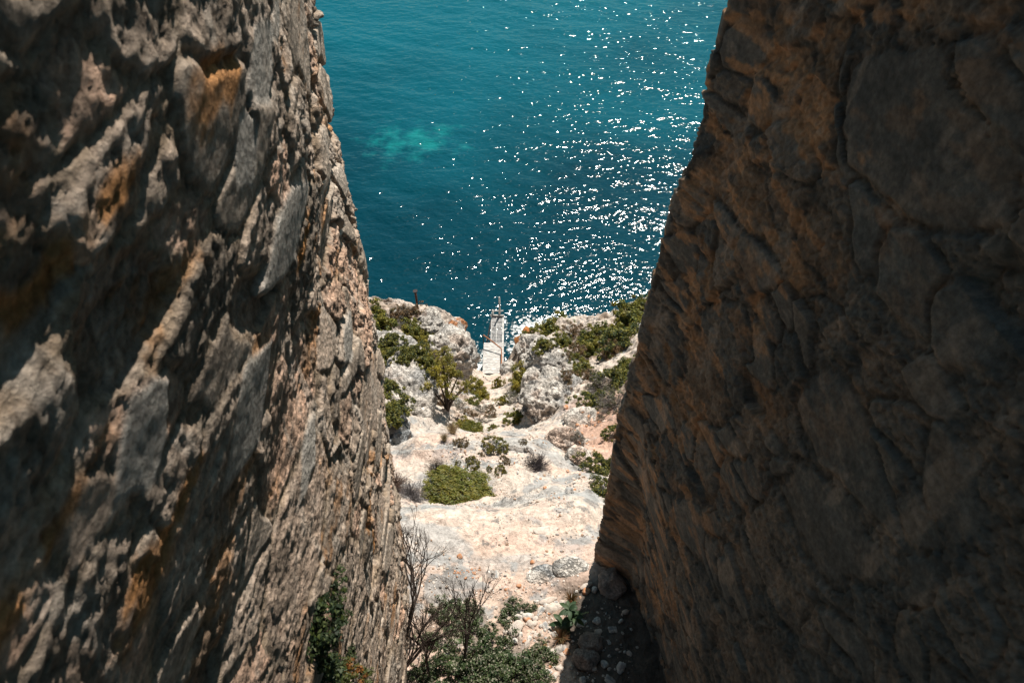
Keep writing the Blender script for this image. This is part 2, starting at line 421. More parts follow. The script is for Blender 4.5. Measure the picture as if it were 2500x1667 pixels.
# ------------------------------------------------------------------ sea
def build_sea():
    def spread(lo, hi, a, b, n, m):
        core = np.linspace(a, b, n)
        left = a - np.geomspace(1, a - lo + 1, m)[1:][::-1] + 1 if lo < a else np.array([])
        right = b + np.geomspace(1, hi - b + 1, m)[1:] - 1
        return np.concatenate([left, core, right])
    xs = spread(-9000, 9000, -32, 32, 420, 40)
    ys = np.concatenate([np.linspace(24, 29, 8)[:-1], np.linspace(29, 62, 300)[:-1], np.linspace(62, 130, 320)[:-1], 130 + np.geomspace(1, 12000, 60) - 1])
    X, Y = np.meshgrid(xs, ys); x, y = X.ravel(), Y.ravel()
    z = np.zeros(x.shape)
    rr = np.random.default_rng(5)
    for k in range(34):
        wl = 1.1 * 1.14 ** (k % 17) * rr.uniform(.9, 1.1)
        th = R(255 + rr.normal(0, 26))
        amp = .0040 * wl ** .85
        kx, ky = math.cos(th) * 2 * math.pi / wl, math.sin(th) * 2 * math.pi / wl
        ph = x * kx + y * ky + rr.uniform(0, 6.28) + .7 * np.sin(x * .13 + y * .09 + k)
        z += amp * (np.sin(ph) + .25 * np.sin(2 * ph + .5))
    fade = (1 - sstep(130, 160, y)) * (1 - sstep(32, 40, np.abs(x)))
    z = z * fade * (.75 + .35 * fbm(x * .06, y * .06, x * 0, 3, seed=7))
    nx, ny = len(xs), len(ys)
    idx = np.arange(nx * ny).reshape(ny, nx)
    Fc = np.stack([idx[:-1, :-1], idx[:-1, 1:], idx[1:, 1:], idx[1:, :-1]], -1).reshape(-1, 4)
    m, nt, p = new_mat("sea_water", .075, .5)
    L = nt.links.new
    p.inputs["IOR"].default_value = 1.33
    tc = nd(nt, "ShaderNodeTexCoord")
    # body colour: deep teal, with slow patches and the pale green shoal
    nA = nd(nt, "ShaderNodeTexNoise"); nA.inputs["Scale"].default_value = .045; nA.inputs["Detail"].default_value = 4
    L(tc.outputs["Object"], nA.inputs["Vector"])
    cr = nd(nt, "ShaderNodeValToRGB")
    cr.color_ramp.elements[0].position = .3; cr.color_ramp.elements[0].color = (.0, .026, .040, 1)
    cr.color_ramp.elements[1].position = .75; cr.color_ramp.elements[1].color = (.0, .080, .110, 1)
    sx_ = nd(nt, "ShaderNodeSeparateXYZ"); L(tc.outputs["Object"], sx_.inputs[0])
    gy = nd(nt, "ShaderNodeMapRange"); gy.inputs[1].default_value = 34; gy.inputs[2].default_value = 95; gy.inputs[3].default_value = -.22; gy.inputs[4].default_value = .30   # darker near the shore, paler further out
    L(sx_.outputs["Y"], gy.inputs[0])
    ga = nd(nt, "ShaderNodeMath", operation='ADD'); L(gy.outputs[0], ga.inputs[0]); L(nA.outputs[0], ga.inputs[1])
    L(ga.outputs[0], cr.inputs[0])
    def blob(cx, cy, rx, ry, nscale, namp):
        mp = nd(nt, "ShaderNodeMapping"); mp.vector_type = 'POINT'
        mp.inputs["Location"].default_value = (-cx / rx, -cy / ry, 0); mp.inputs["Scale"].default_value = (1 / rx, 1 / ry, 0)
        L(tc.outputs["Object"], mp.inputs[0])
        ln = nd(nt, "ShaderNodeVectorMath", operation='LENGTH'); L(mp.outputs[0], ln.inputs[0])
        nn = nd(nt, "ShaderNodeTexNoise"); nn.inputs["Scale"].default_value = nscale; nn.inputs["Detail"].default_value = 5; nn.inputs["Roughness"].default_value = .65
        L(tc.outputs["Object"], nn.inputs["Vector"])
        a = nd(nt, "ShaderNodeMath", operation='MULTIPLY_ADD'); a.inputs[1].default_value = namp
        L(nn.outputs[0], a.inputs[0]); L(ln.outputs["Value"], a.inputs[2])
        return a
    sh = P(1003, 345, 1); sh = sh * (SEA_Z / sh[2])
    b1 = blob(sh[0], sh[1], 4.4, 3.4, .6, 3.2)
    r1 = nd(nt, "ShaderNodeMapRange"); r1.interpolation_type = 'SMOOTHSTEP'
    r1.inputs[1].default_value = 1.35; r1.inputs[2].default_value = 2.7; r1.inputs[3].default_value = .85; r1.inputs[4].default_value = 0
    L(b1.outputs[0], r1.inputs[0])
    mA = nd(nt, "ShaderNodeMix", data_type='RGBA'); L(r1.outputs[0], mA.inputs[0]); L(cr.outputs[0], mA.inputs[6]); mA.inputs[7].default_value = (.006, .165, .165, 1)
    # foam washing the rocks right of the jetty and in the little inlet
    fm = []
    for (cx, cy, rx, ry) in ((3.0, 34.0, 6.0, 2.2), (1.0, 32.2, 2.2, 1.8), (-2.5, 30.8, 1.6, 2.2), (-5.0, 32.4, 4.0, 1.0)):
        b2 = blob(cx, cy, rx, ry, 3.4, 2.6)
        r2 = nd(nt, "ShaderNodeMapRange"); r2.inputs[1].default_value = 1.5; r2.inputs[2].default_value = 1.85; r2.inputs[3].default_value = .9; r2.inputs[4].default_value = 0
        L(b2.outputs[0], r2.inputs[0]); fm.append(r2)
    mx1 = nd(nt, "ShaderNodeMath", operation='MAXIMUM'); L(fm[0].outputs[0], mx1.inputs[0]); L(fm[1].outputs[0], mx1.inputs[1])
    mx2 = nd(nt, "ShaderNodeMath", operation='MAXIMUM'); L(mx1.outputs[0], mx2.inputs[0]); L(fm[2].outputs[0], mx2.inputs[1])
    mx3 = nd(nt, "ShaderNodeMath", operation='MAXIMUM'); L(mx2.outputs[0], mx3.inputs[0]); L(fm[3].outputs[0], mx3.inputs[1]); mx2 = mx3
    mB = nd(nt, "ShaderNodeMix", data_type='RGBA'); L(mx2.outputs[0], mB.inputs[0]); L(mA.outputs[2], mB.inputs[6]); mB.inputs[7].default_value = (.75, .76, .74, 1)
    L(mB.outputs[2], p.inputs["Base Color"])
    ro = nd(nt, "ShaderNodeMapRange"); ro.inputs[3].default_value = .075; ro.inputs[4].default_value = .8; L(mx2.outputs[0], ro.inputs[0]); L(ro.outputs[0], p.inputs["Roughness"])
    # ripples
    mp = nd(nt, "ShaderNodeMapping"); mp.inputs["Scale"].default_value = (.75, 1.25, 1); mp.inputs["Rotation"].default_value = (0, 0, R(-14)); L(tc.outputs["Object"], mp.inputs[0])
    w1 = nd(nt, "ShaderNodeTexNoise"); w1.inputs["Scale"].default_value = 1.35; w1.inputs["Detail"].default_value = 2.0; w1.inputs["Roughness"].default_value = .55
    w2 = nd(nt, "ShaderNodeTexNoise"); w2.inputs["Scale"].default_value = 6.6; w2.inputs["Detail"].default_value = 1; w2.inputs["Roughness"].default_value = .5
    L(mp.outputs[0], w1.inputs["Vector"]); L(mp.outputs[0], w2.inputs["Vector"])
    bb1 = nd(nt, "ShaderNodeBump"); bb1.inputs["Strength"].default_value = 1; bb1.inputs["Distance"].default_value = .165
    bb2 = nd(nt, "ShaderNodeBump"); bb2.inputs["Strength"].default_value = 1; bb2.inputs["Distance"].default_value = .017
    L(w1.outputs[0], bb1.inputs["Height"]); L(w2.outputs[0], bb2.inputs["Height"]); L(bb1.outputs[0], bb2.inputs["Normal"]); L(bb2.outputs[0], p.inputs["Normal"])
    me = mesh_np("sea", np.stack([x, y, z + SEA_Z], 1), Fc, m)
    tag(obj("sea", me), kind="structure")
build_sea()

# ------------------------------------------------------------------ the two masonry walls
def wall_profile(side):
    """x of the far corner at given heights"""
    if side < 0:
        return [-17, -14.0, -9.0, -5.9, -4.1, -2.8, 0, 8], [-2.32, -2.20, -1.98, -1.86, -1.93, -1.86, -1.84, -1.8]
    return [-17, -14.0, -9.0, -5.9, -4.1, -2.8, 0, 8], [1.60, 1.61, 1.637, 1.76, 1.89, 1.95, 2.02, 2.1]

def build_wall(side):
    YC = 6.96
    zb, zt = -16.5, 3.0
    # distance along the plan line: 0 at the near end, turning the corner to the end face
    y0 = -2.5
    LA = YC - y0
    sA = LA - np.geomspace(1, 7.5, 640)[::-1] * 1.0 + 1.0
    sA = (sA - sA[0]) / (sA[-1] - sA[0]) * LA
    sA = np.interp(np.linspace(0, 1, 640), np.linspace(0, 1, 640), np.linspace(0, LA, 640))
    sB = LA + np.linspace(.02, 3.2, 110)
    s = np.concatenate([sA, sB])
    zs = np.concatenate([np.linspace(zb, -9, 330)[:-1], np.linspace(-9, zt, 560)])
    S, Z = np.meshgrid(s, zs); S, Z = S.ravel(), Z.ravel()
    xc = np.interp(Z, *wall_profile(side))
    rc = .14                                                    # rounding of the corner
    yy = y0 + np.minimum(S, LA)
    k = np.clip((S - (LA - rc)) / (2 * rc), 0, 1)
    flare = np.clip(YC - yy, 0, 9)
    if side < 0:
        bx = xc + side * (-.20 * flare + .026 * flare ** 2)
        bx = bx + .08 * np.maximum(Z + 4.2, 0) * sstep(.8, 3.5, flare)          # upper near part leans over the gap, a lean added to dim it
    else:
        bx = xc + side * (.20 * flare - .011 * flare ** 2)
        bx = bx + side * (.16 + .40 * (1 - sstep(-12.5, -8.5, Z))) * sstep(.05, .7, flare)       # the end of the wall is thicker than the rest
    bx = bx + side * np.maximum(S - LA, 0)                     # end face runs outwards
    by = yy + 0
    ang = k * math.pi / 2
    nxv = -side * np.cos(ang); nyv = np.sin(ang)
    # pull the corner in to round it
    bx = bx + side * rc * .41 * np.sin(np.pi * k) * .7; by = by - rc * .41 * np.sin(np.pi * k) * .7
    sd = 0 if side < 0 else 400
    # stones laid in rough courses; long axis along the wall
    wu = S + .22 * fbm(S * 1.2, Z * 1.6, S * 0, 3, seed=sd + 1); wv = Z + .13 * fbm(S * 1.1, Z * 2.0, S * 0 + 5, 3, seed=sd + 2) + .10 * S
    f1, f2, ids, du, dv = worley(wu / .58, wv / .40, sd + 10)
    g1, g2, gid, gu, gv = worley(wu / 1.30 + 3.3, wv / .80 + 1.7, sd + 30)
    big = (gid[0] > .62)
    e = np.where(big, g2 - g1, f2 - f1); h0 = np.where(big, gid[1], ids[1]); h1 = np.where(big, gid[2], ids[2]); h2 = np.where(big, gid[3], ids[3])
    ou = np.where(big, gu, du); ov = np.where(big, gv, dv)
    n_a = fbm(S * 2.2, Z * 2.6, S * 0, 4, .55, seed=sd + 50)
    n_b = fbm(S * 6, Z * 9, S * 0, 4, .6, seed=sd + 60)
    n_c = fbm(S * 15, Z * 20, S * 0, 4, .65, seed=sd + 70)
    stone = sstep(.03 + .05 * n_b, .20, e + .06 * n_b)
    smooth_st = (h1 > .62)
    # the large flat slabs and the orange stains that stand out in the wall
    slab = np.zeros(S.shape); stain = np.zeros(S.shape)
    if side < 0:
        def face(px, py):
            r_ = ray(px, py); y_ = 4.0
            for _ in range(30):
                f_ = max(YC - y_, 0); z_ = y_ / r_[1] * r_[2]
                x_ = np.interp(z_, *wall_profile(-1)) - (-.20 * f_ + .026 * f_ * f_) + .08 * max(z_ + 4.2, 0) * min(1, max(0, (f_ - .8) / 2.7)) + .09
                y_ = .5 * y_ + .5 * x_ / r_[0] * r_[1]
            return y_, y_ / r_[1] * r_[2]
        for (pa, pb, hh) in (((675, 735), (775, 440), .27), ((580, 1210), (705, 830), .30), ((640, 235), (692, 60), .20), ((690, 110), (708, 10), .10),
                             ((345, 1240), (470, 930), .22), ((760, 1240), (800, 1000), .16), ((620, 470), (660, 290), .2), ((860, 900), (872, 760), .2)):
            ya, za = face(*pa); yb, zb_ = face(*pb)
            t = (yy - (ya + yb) / 2) / ((yb - ya) / 2)
            zc = za + (zb_ - za) * (t + 1) / 2
            lens = hh * np.clip(1 - np.abs(t) ** 1.6, 0, 1) ** 1.0 - np.abs(Z - zc + .05 * n_a) + .012 * n_b
            slab = np.maximum(slab, sstep(-.015, .03, lens) * (np.abs(t) < 1))
        for (pc, r1, r2) in (((770, 600), .40, .10), ((420, 1420), .28, .17), ((545, 235), .3, .15), ((280, 560), .5, .08), ((600, 200), .2, .12), ((330, 500), .3, .07), ((500, 1190), .25, .1), ((150, 1400), .6, .07), ((90, 820), .3, .08), ((930, 1330), .12, .5)):
            ys, zs_ = face(*pc)
            stain = np.maximum(stain, 1 - sstep(.5, 1.1, np.sqrt(((yy - ys) / r1) ** 2 + ((Z - zs_) / r2) ** 2) + .5 * n_b))
    k1, k2, kid, ku, kv = worley(wu / .17 + .6 * n_a, wv / .115, sd + 40)
    chip = (kid[0] - .5) * .030 + (ku * (kid[1] - .5) * .05 + kv * (kid[2] - .5) * .06)
    smooth_st = smooth_st & (stone > .5)
    d = stone * (.01 + .060 * h0) + stone * np.where(big, .55, 1.0) * (ou * (h1 - .5) * .12 + ov * (h2 - .5) * .16)
    d = d + np.where(smooth_st, .15, 1.0) * (chip - .018 * (1 - sstep(.0, .12, k2 - k1)))
    d = d + .012 * n_a + np.where(smooth_st, .004, .014) * n_b + np.where(smooth_st, .003, .016) * n_c
    pits = np.clip(fbm(S * 17, Z * 27, S * 0 + 3, 3, .6, seed=sd + 80) - .15, 0, 1)
    d = d - np.where(smooth_st, .0, .045) * pits
    d = d - np.where(smooth_st, .0, .030) * np.clip(fbm(S * 34, Z * 44, S * 0 + 8, 2, .6, seed=sd + 85) - .1, 0, 1)
    gone = ((h2 > .91) & ~smooth_st)
    d = d - np.where(gone, .13 * stone, 0)
    d = d * (1 - slab) + slab * (.048 + .016 * n_a + .003 * n_c)
    d = d * ((1 - .68 * sstep(1.0, 4.2, flare)) if side < 0 else (.62 + .05 * np.exp(-3 * flare)))
    d = d + .035 * fbm(S * .45, Z * .45, S * 0, 3, seed=sd + 95)
    x = bx + nxv * d; y = by + nyv * d; z = Z + .0 * d
    # colours of stone, mortar and stains
    cs = fbm(S * .9, Z * 1.2, S * 0, 4, .6, seed=sd + 120); cr_ = fbm(S * 1.7 + 4, Z * 2.6, S * 0, 5, .62, seed=sd + 130)
    tan = np.array([.70, .46, .33]); gry = np.array([.46, .375, .30]); dk = np.array([.17, .14, .11]); org = np.array([.50, .23, .075]); mort = np.array([.36, .27, .19]); pale = np.array([.52, .45, .38])
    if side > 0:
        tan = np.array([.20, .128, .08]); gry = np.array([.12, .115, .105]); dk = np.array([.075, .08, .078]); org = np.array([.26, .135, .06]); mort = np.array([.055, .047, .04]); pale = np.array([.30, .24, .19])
    c = np.repeat(tan[None], len(S), 0)
    c = mixc(c, gry, sstep(.35, .45, h0) * .85)
    c = mixc(c, dk, .8 * sstep(.72, .78, h2))
    c = mixc(c, gry * 1.12, np.where(smooth_st, .8, 0.0))
    c = mixc(c, mort, 1 - stone)
    c = mixc(c, org, np.clip(.75 * sstep(.22, .5, cr_) * sstep(-.35, .2, cs), 0, 1))
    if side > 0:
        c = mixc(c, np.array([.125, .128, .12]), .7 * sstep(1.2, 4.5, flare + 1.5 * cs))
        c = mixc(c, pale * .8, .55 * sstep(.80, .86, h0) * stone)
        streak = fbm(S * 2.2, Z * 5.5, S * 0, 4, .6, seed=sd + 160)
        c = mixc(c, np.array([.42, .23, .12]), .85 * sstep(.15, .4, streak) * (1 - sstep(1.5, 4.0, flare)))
    mott = fbm(S * 7, Z * 10, S * 0 + 2, 4, .7, seed=sd + 170)
    c = mixc(c, dk, .30 * sstep(.12, .45, mott) * (1 - slab)); c = mixc(c, pale * .9, .35 * sstep(.12, .45, -mott) * (1 - slab))
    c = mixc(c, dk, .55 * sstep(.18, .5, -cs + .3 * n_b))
    if side < 0: c = mixc(c, dk, .75 * sstep(-.1, .5, cs + .25 * n_b + .35 * sstep(2, 6, flare) * sstep(-7, -2, Z) - .25))  # dark blotches, deepened towards the near top to paint in vignette shade
    c = mixc(c, np.array([.42, .385, .34]), slab)
    c = mixc(c, org, .85 * stain)
    c = mixc(c, pale, .55 * sstep(.35, .6, fbm(S * 4, Z * 1.2, S * 0, 4, .6, seed=sd + 140)))
    c = c * (1 + .25 * n_c[:, None])
    c = np.clip(c, .02, .9)
    nS, nZ = len(s), len(zs)
    idx = np.arange(nS * nZ).reshape(nZ, nS)
    q = [idx[:-1, :-1], idx[:-1, 1:], idx[1:, 1:], idx[1:, :-1]]
    if side > 0: q = q[::-1]
    Fc = np.stack(q, -1).reshape(-1, 4)
    V = np.stack([x, y, z], 1)
    # close the block: outer face, near face, top
    base = len(V)
    xo = side * 6.0
    extra, ef, ec = [], [], []
    top = idx[-1, :]; bot = idx[0, :]
    def add(p): extra.append(p); ec.append(tan * .8); return base + len(extra) - 1
    # top fan as quads towards the outer line
    tops = [add((xo, V[i][1], zt)) for i in top]
    for a in range(nS - 1):
        ef.append([top[a], top[a + 1], tops[a + 1], tops[a]])
    bots = [add((xo, V[i][1], zb)) for i in bot]
    for a in range(nS - 1):
        ef.append([tops[a], tops[a + 1], bots[a + 1], bots[a]])
    for a in range(nZ - 1):
        pass
    nb = add((xo, y0, zb)); nt_ = add((xo, y0, zt))
    ef.append([idx[0, 0], idx[-1, 0], nt_, nb])
    V = np.concatenate([V, np.array(extra)]); c = np.concatenate([c, np.array(ec)])
    Fc = np.concatenate([Fc, np.array(ef)])
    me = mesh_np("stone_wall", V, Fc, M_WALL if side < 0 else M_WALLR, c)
    o = obj("stone_wall", me)
    if side < 0:
        tag(o, "tall rough stone wall on the left, sunlit, with grey slabs and orange stains", "wall", "walls framing the gully")
    else:
        tag(o, "tall stone wall on the right in deep brown shade", "wall", "walls framing the gully")
    return o
build_wall(-1)
build_wall(1)


# ------------------------------------------------------------------ rocks
import bmesh
def ico(sub):
    bm = bmesh.new(); bmesh.ops.create_icosphere(bm, subdivisions=sub, radius=1.0)
    V = np.array([v.co[:] for v in bm.verts]); Fc = np.array([[v.index for v in f.verts] for f in bm.faces]); bm.free()
    return V, Fc
ICO = {k: ico(k) for k in (3, 4, 6)}
WHITE = np.array([.63, .58, .52]); GREY = np.array([.27, .28, .285]); DARK = np.array([.13, .125, .12]); ORANGE = np.array([.50, .20, .07]); PINK = np.array([.55, .40, .31])

def rock_mesh(name, rad, seed, sub=6, rough=1.0, grey=.5, orange=0.0, facets=.25, mat=None, base=WHITE, dark=.5):
    V, Fc = ICO[sub]
    o = seed * 7.31
    x, y, z = V[:, 0], V[:, 1], V[:, 2]
    rr = np.random.default_rng(seed)
    # planes cut the ball into a blocky stone
    rad_ = np.ones(len(V))
    for k in range(14):
        n = rr.normal(size=3); n /= np.linalg.norm(n)
        h = rr.uniform(.62, .95); dn = V @ n
        cut = np.where(dn > 1e-3, h / np.maximum(dn, 1e-3), 9)
        rad_ = np.minimum(rad_, np.where(cut < rad_, rad_ * (1 - facets * 2) + cut * facets * 2, rad_) if facets < .5 else cut)
    W = V * rad_[:, None] * np.array(rad)[None]
    px, py, pz = W[:, 0] + o, W[:, 1] + o * .7, W[:, 2] - o
    n1 = fbm(px * .9, py * .9, pz * 1.2, 4, .55, seed=seed); n2 = ridged(px * 1.5, py * 1.5, pz * 2.3, 4, .55, seed=seed + 3)
    n3 = fbm(px * 4, py * 4, pz * 5, 4, .6, seed=seed + 5); pit = np.clip(fbm(px * 5.5, py * 5.5, pz * 4.5, 3, .6, seed=seed + 8) - .12, 0, 1)
    m = min(rad)
    n4 = ridged(px * 3.1, py * 3.1, pz * 5.5, 4, .6, seed=seed + 6)
    d = rough * m * (.22 * n1 + .20 * n2 + .05 * n3 + .05 * n4 - .20 * pit)
    W = W + V * d[:, None]
    c = np.repeat(base[None], len(V), 0)
    c = mixc(c, PINK, .55 * sstep(.1, .5, -n1))
    c = mixc(c, GREY, grey * sstep(.0, .5, fbm(px * 1.3, py * 1.3, pz * 1.3, 5, .62, seed=seed + 11)))
    c = mixc(c, DARK, dark * sstep(.25, .5, fbm(px * 2.2, py * 2.2, pz * 1.4, 5, .62, seed=seed + 14)))
    if orange: c = mixc(c, ORANGE, orange * sstep(-.25, .15, fbm(px * 1.6, py * 1.6, pz * 1.6, 4, .6, seed=seed + 19)))
    return mesh_np(name, W, Fc, mat or M_ROCK, np.clip(c, .02, .9))

def outcrop(px, py, rad, seed, label, lift=0.0, rot=0.0, cat="rock", name="rock_outcrop", group=None, **kw):
    p = at(px, py)
    o = obj(name, rock_mesh(name, rad, seed, **kw))
    o.location = (p.x, p.y, p.z + lift); o.rotation_euler = (0, 0, rot)
    return tag(o, label, cat, group)

outcrop(1095, 880, (1.35, 1.5, 1.7), 101, "white pitted headland rock standing against the sea left of the jetty", .35, .3, grey=.35)
outcrop(1035, 800, (1.3, 1.1, .9), 102, "pale crest of rock below the bushes by the rusty post", .1, .2, grey=.35)
outcrop(1112, 808, (.62, .7, .55), 103, "orange stained boulder at the seaward tip of the headland", .25, .4, grey=.2, orange=.9, name="boulder", cat="boulder")
outcrop(1005, 965, (1.2, 2.3, 1.2), 104, "long smooth grey white rock ridge left of the path", .30, .12, grey=.6, rough=.6)
outcrop(960, 885, (1.3, 1.7, .9), 105, "pale sloping rock face under the left bushes", .1, .5, grey=.5)
outcrop(908, 835, (.62, .6, .42), 106, "rounded white boulder beside the edge of the left wall", .25, .2, grey=.4, name="boulder", cat="boulder")
outcrop(945, 1085, (.80, .95, .85), 107, "dark grey lichened boulder next to the left wall", .25, .6, grey=.95, dark=.9, base=np.array([.34, .345, .345]), name="boulder", cat="boulder")
outcrop(1352, 975, (1.25, 1.7, 1.0), 108, "grey cliff of rock with a dark cleft right of the path", -.05, -.25, grey=.75, rough=1.25, facets=.4, dark=.9)
outcrop(1300, 945, (.5, .9, 1.0), 109, "narrow grey buttress at the foot of the right cliff", .1, -.1, grey=.85, rough=1.1)
outcrop(1350, 885, (1.5, 1.2, .95), 110, "broad pale rock hump above the right side of the path", .1, -.2, grey=.45)
outcrop(1300, 850, (.9, .9, .8), 111, "pitted white rock above the orange boulders on the right shore", 0, -.3, grey=.35)
outcrop(1400, 905, (.8, .7, .4), 112, "flat pale ledge of rock beneath the grey scrub on the right", .1, .1, grey=.3)
outcrop(1375, 1085, (.48, .55, .5), 113, "broken rock with rusty brown hollows above the ledge", .1, .5, grey=.3, orange=.35, rough=1.3, dark=.8)
outcrop(1410, 1120, (.35, .4, .25), 114, "split tan block leaning below the red gravel bank", .1, .8, grey=.2, orange=.35, rough=1.1)
outcrop(1420, 1030, (.7, .6, .28), 115, "low white slab between red gravel and right cliff", .05, .2, grey=.2)
outcrop(1272, 838, (.36, .36, .3), 116, "larger of two orange brown boulders on the right shore", .25, .3, grey=.0, orange=1.0, sub=4, name="boulder", cat="boulder", dark=.2)
outcrop(1288, 822, (.30, .28, .36), 117, "smaller orange boulder behind another on the right shore", .35, .9, grey=.0, orange=1.0, sub=4, name="boulder", cat="boulder", dark=.2)
outcrop(1245, 905, (.55, .8, .5), 118, "pale rock beside the right edge of the jetty", -.1, .2, grey=.4)
outcrop(1330, 1408, (.46, .30, .12), 119, "flat grey speckled rock set in the ground left of the wall shadow", .0, .2, grey=.95, sub=4, rough=.5, name="boulder", cat="boulder")
outcrop(1395, 1388, (.40, .26, .14), 120, "flat dark grey rock touching the edge of the wall shadow", .0, -.1, grey=1.0, dark=.7, sub=4, rough=.5, name="boulder", cat="boulder")

bpy.context.view_layer.update()
_dg = bpy.context.evaluated_depsgraph_get()
_skip = ("stone_wall", "sea")
_at0 = at
def at(px, py, lift=0.0):
    # first ground or rock met along the line of sight, looking past the walls
    r = Vector(ray(px, py)); L_ = r.length; dv = r / L_; o = Vector((0, 0, 0))
    for k in range(12):
        hit, loc, nrm, fi, ob, mat = scene.ray_cast(_dg, o, dv)
        if not hit: return _at0(px, py, lift)
        if not ob.name.startswith(_skip): return loc + Vector((0, 0, lift))
        o = loc + dv * .02
    return _at0(px, py, lift)

STONES = [rock_mesh("stone", (1, .8, .62), 200 + k, sub=3, rough=.55, grey=.25, facets=.5, mat=M_STONE, base=np.array([.60, .52, .45]), dark=.2) for k in range(5)]
STONES_O = [rock_mesh("stone", (1, .85, .7), 220 + k, sub=3, rough=.5, grey=.1, orange=.8, facets=.5, mat=M_STONE, base=PINK, dark=.3) for k in range(2)]
BOULDERS = [rock_mesh('boulder', (1, .85, .75), 240 + k, sub=4, rough=1.0, grey=.5, facets=.5, mat=M_ROCK, base=np.array([.66, .52, .44]), dark=.15) for k in range(3)]
STONES_G = [rock_mesh("stone", (1, .85, .7), 230 + k, sub=3, rough=.6, grey=.9, facets=.5, mat=M_STONE, dark=.4) for k in range(2)]

def stone(px, py, r_px, label, kind=0, group=None, sq=(1, 1, 1), rot=None, lift=.35, name="stone", cat="stone"):
    p = at(px, py); d = p.y * CP - p.z * SP
    r = r_px / F_PX * d
    me = BOULDERS if name == 'boulder' else {0: STONES, 1: STONES_O, 2: STONES_G}[kind]
    o = obj(name, random.choice(me))
    o.scale = (r * sq[0], r * sq[1], r * sq[2]); o.rotation_euler = (random.uniform(-.3, .3), random.uniform(-.3, .3), random.uniform(0, 6.28) if rot is None else rot)
    o.location = (p.x, p.y, p.z + r * lift * .5)
    return tag(o, label, cat, group)

stone(1493, 1428, 37, "large pinkish boulder lying in shadow against the right wall", 0, sq=(.95, 1.2, 1.1), rot=.5, name="boulder", cat="boulder")
stone(1432, 1430, 17, "long pale stone lying in shadow left of the big boulder", 0, sq=(1.1, .5, .6), rot=.45)
stone(1452, 1440, 10, "small round stone in shadow just below the big boulder", 2)
stone(1430, 1444, 12, "reddish stone on the shadow edge below the long pale stone", 1)
stone(1445, 1572, 33, "grey craggy boulder in the dark shade of the right wall", 2, name="boulder", cat="boulder")
stone(1425, 1612, 34, "dim grey rock in shade nearer than the craggy boulder", 2, name="boulder", cat="boulder")
stone(1371, 1585, 18, "dark grey stone on the edge of the wall shadow", 2)
stone(1258, 1535, 23, "largest pale flat slab among the sunlit rubble", 0, sq=(1.1, .9, .5))
stone(1345, 1485, 19, "white angular rock beside the broad leaved plant", 0)
stone(1338, 1467, 18, "flat white stone behind the broad leaved plant", 0, sq=(1.3, .7, .5), rot=.2)
stone(1323, 1223, 13, "white block sitting alone on the pale ledge", 0, sq=(1.2, .8, .7), rot=0)
stone(1331, 1294, 28, "bright white flat slab bedded in the ledge", 0, sq=(1.1, .75, .3), rot=.1, lift=0)
stone(1200, 943, 22, "pale flat slab lying across the path below the jetty", 0, sq=(1.1, .7, .2), rot=0, lift=.1)
stone(1203, 920, 19, "pale flat stone at the landward end of the jetty", 0, sq=(1.1, .6, .2), rot=.1, lift=.1)
stone(1268, 1430, 8, "orange stone on bare ground above the green shrubs", 1)
stone(1300, 1372, 8, "round orange brown stone left of the flat grey rock", 1)
stone(1212, 1404, 10, "dark grey flat stone right of the pebble patch", 2, sq=(1.3, .7, .5))
stone(1122, 1358, 9, "pinkish stone among grit on the near ledge", 1)
stone(1422, 1003, 9, "white angular block on the red gravel under the scrub", 0)
stone(1400, 975, 16, "long white rock pointing down from the scrub", 0, sq=(1.3, .7, .7), rot=.8)
stone(1382, 995, 8, "small orange and white stone left of the long white rock", 1)
stone(1430, 1078, 11, "white round stone above the dark right bush", 0)

def inside(poly, n, rmin, rmax, label, group, kinds=(0, 0, 0, 1, 2), pw=2.0):
    xs = [p[0] for p in poly]; ys = [p[1] for p in poly]; k = 0
    while k < n:
        x, y = random.uniform(min(xs), max(xs)), random.uniform(min(ys), max(ys))
        c = False
        for i in range(len(poly)):
            (x1, y1), (x2, y2) = poly[i], poly[i - 1]
            if (y1 > y) != (y2 > y) and x < (x2 - x1) * (y - y1) / (y2 - y1) + x1: c = not c
        if c:
            stone(x, y, rmin + (rmax - rmin) * random.random() ** pw, label, random.choice(kinds), group, sq=(random.uniform(.8, 1.3), random.uniform(.7, 1.1), random.uniform(.6, 1)))
            k += 1

inside([(1230, 1475), (1400, 1455), (1390, 1560), (1370, 1667), (1330, 1667), (1300, 1580), (1230, 1560)], 120, 4, 14, "pale loose stone in the sunlit rubble beside the wall shadow", "loose stones in the sunlit rubble", (0, 0, 0, 0, 1, 2))
inside([(1105, 1388), (1175, 1385), (1170, 1412), (1110, 1410)], 34, 2, 4.5, "small brown pebble in the patch on the near ledge", "pebbles in a patch on the near ledge", (1, 1, 0))
inside([(1430, 1460), (1560, 1500), (1570, 1667), (1400, 1667), (1400, 1560)], 34, 4, 15, "dim stone lying in the shade of the right wall", "stones in the shade of the right wall", (2, 2, 0))
inside([(1150, 1440), (1330, 1430), (1330, 1465), (1180, 1470)], 36, 2.5, 7, "small stone on the bare ground above the shrubs", "small stones above the near shrubs", (0, 0, 1))
inside([(1420, 1000), (1500, 1010), (1480, 1090), (1430, 1110), (1400, 1060)], 40, 2, 6, "small stone on the red gravel bank", "stones on the red gravel bank", (0, 1, 1))
inside([(1040, 1070), (1340, 1075), (1330, 1150), (1050, 1150)], 24, 1.5, 4, "small pale stone on the middle ledge", "stones on the middle ledge", (0, 0, 1))
inside([(1190, 985), (1245, 985), (1275, 1050), (1200, 1050)], 24, 1.5, 4, "small stone on the path down to the jetty", "stones on the path", (0, 0, 1))
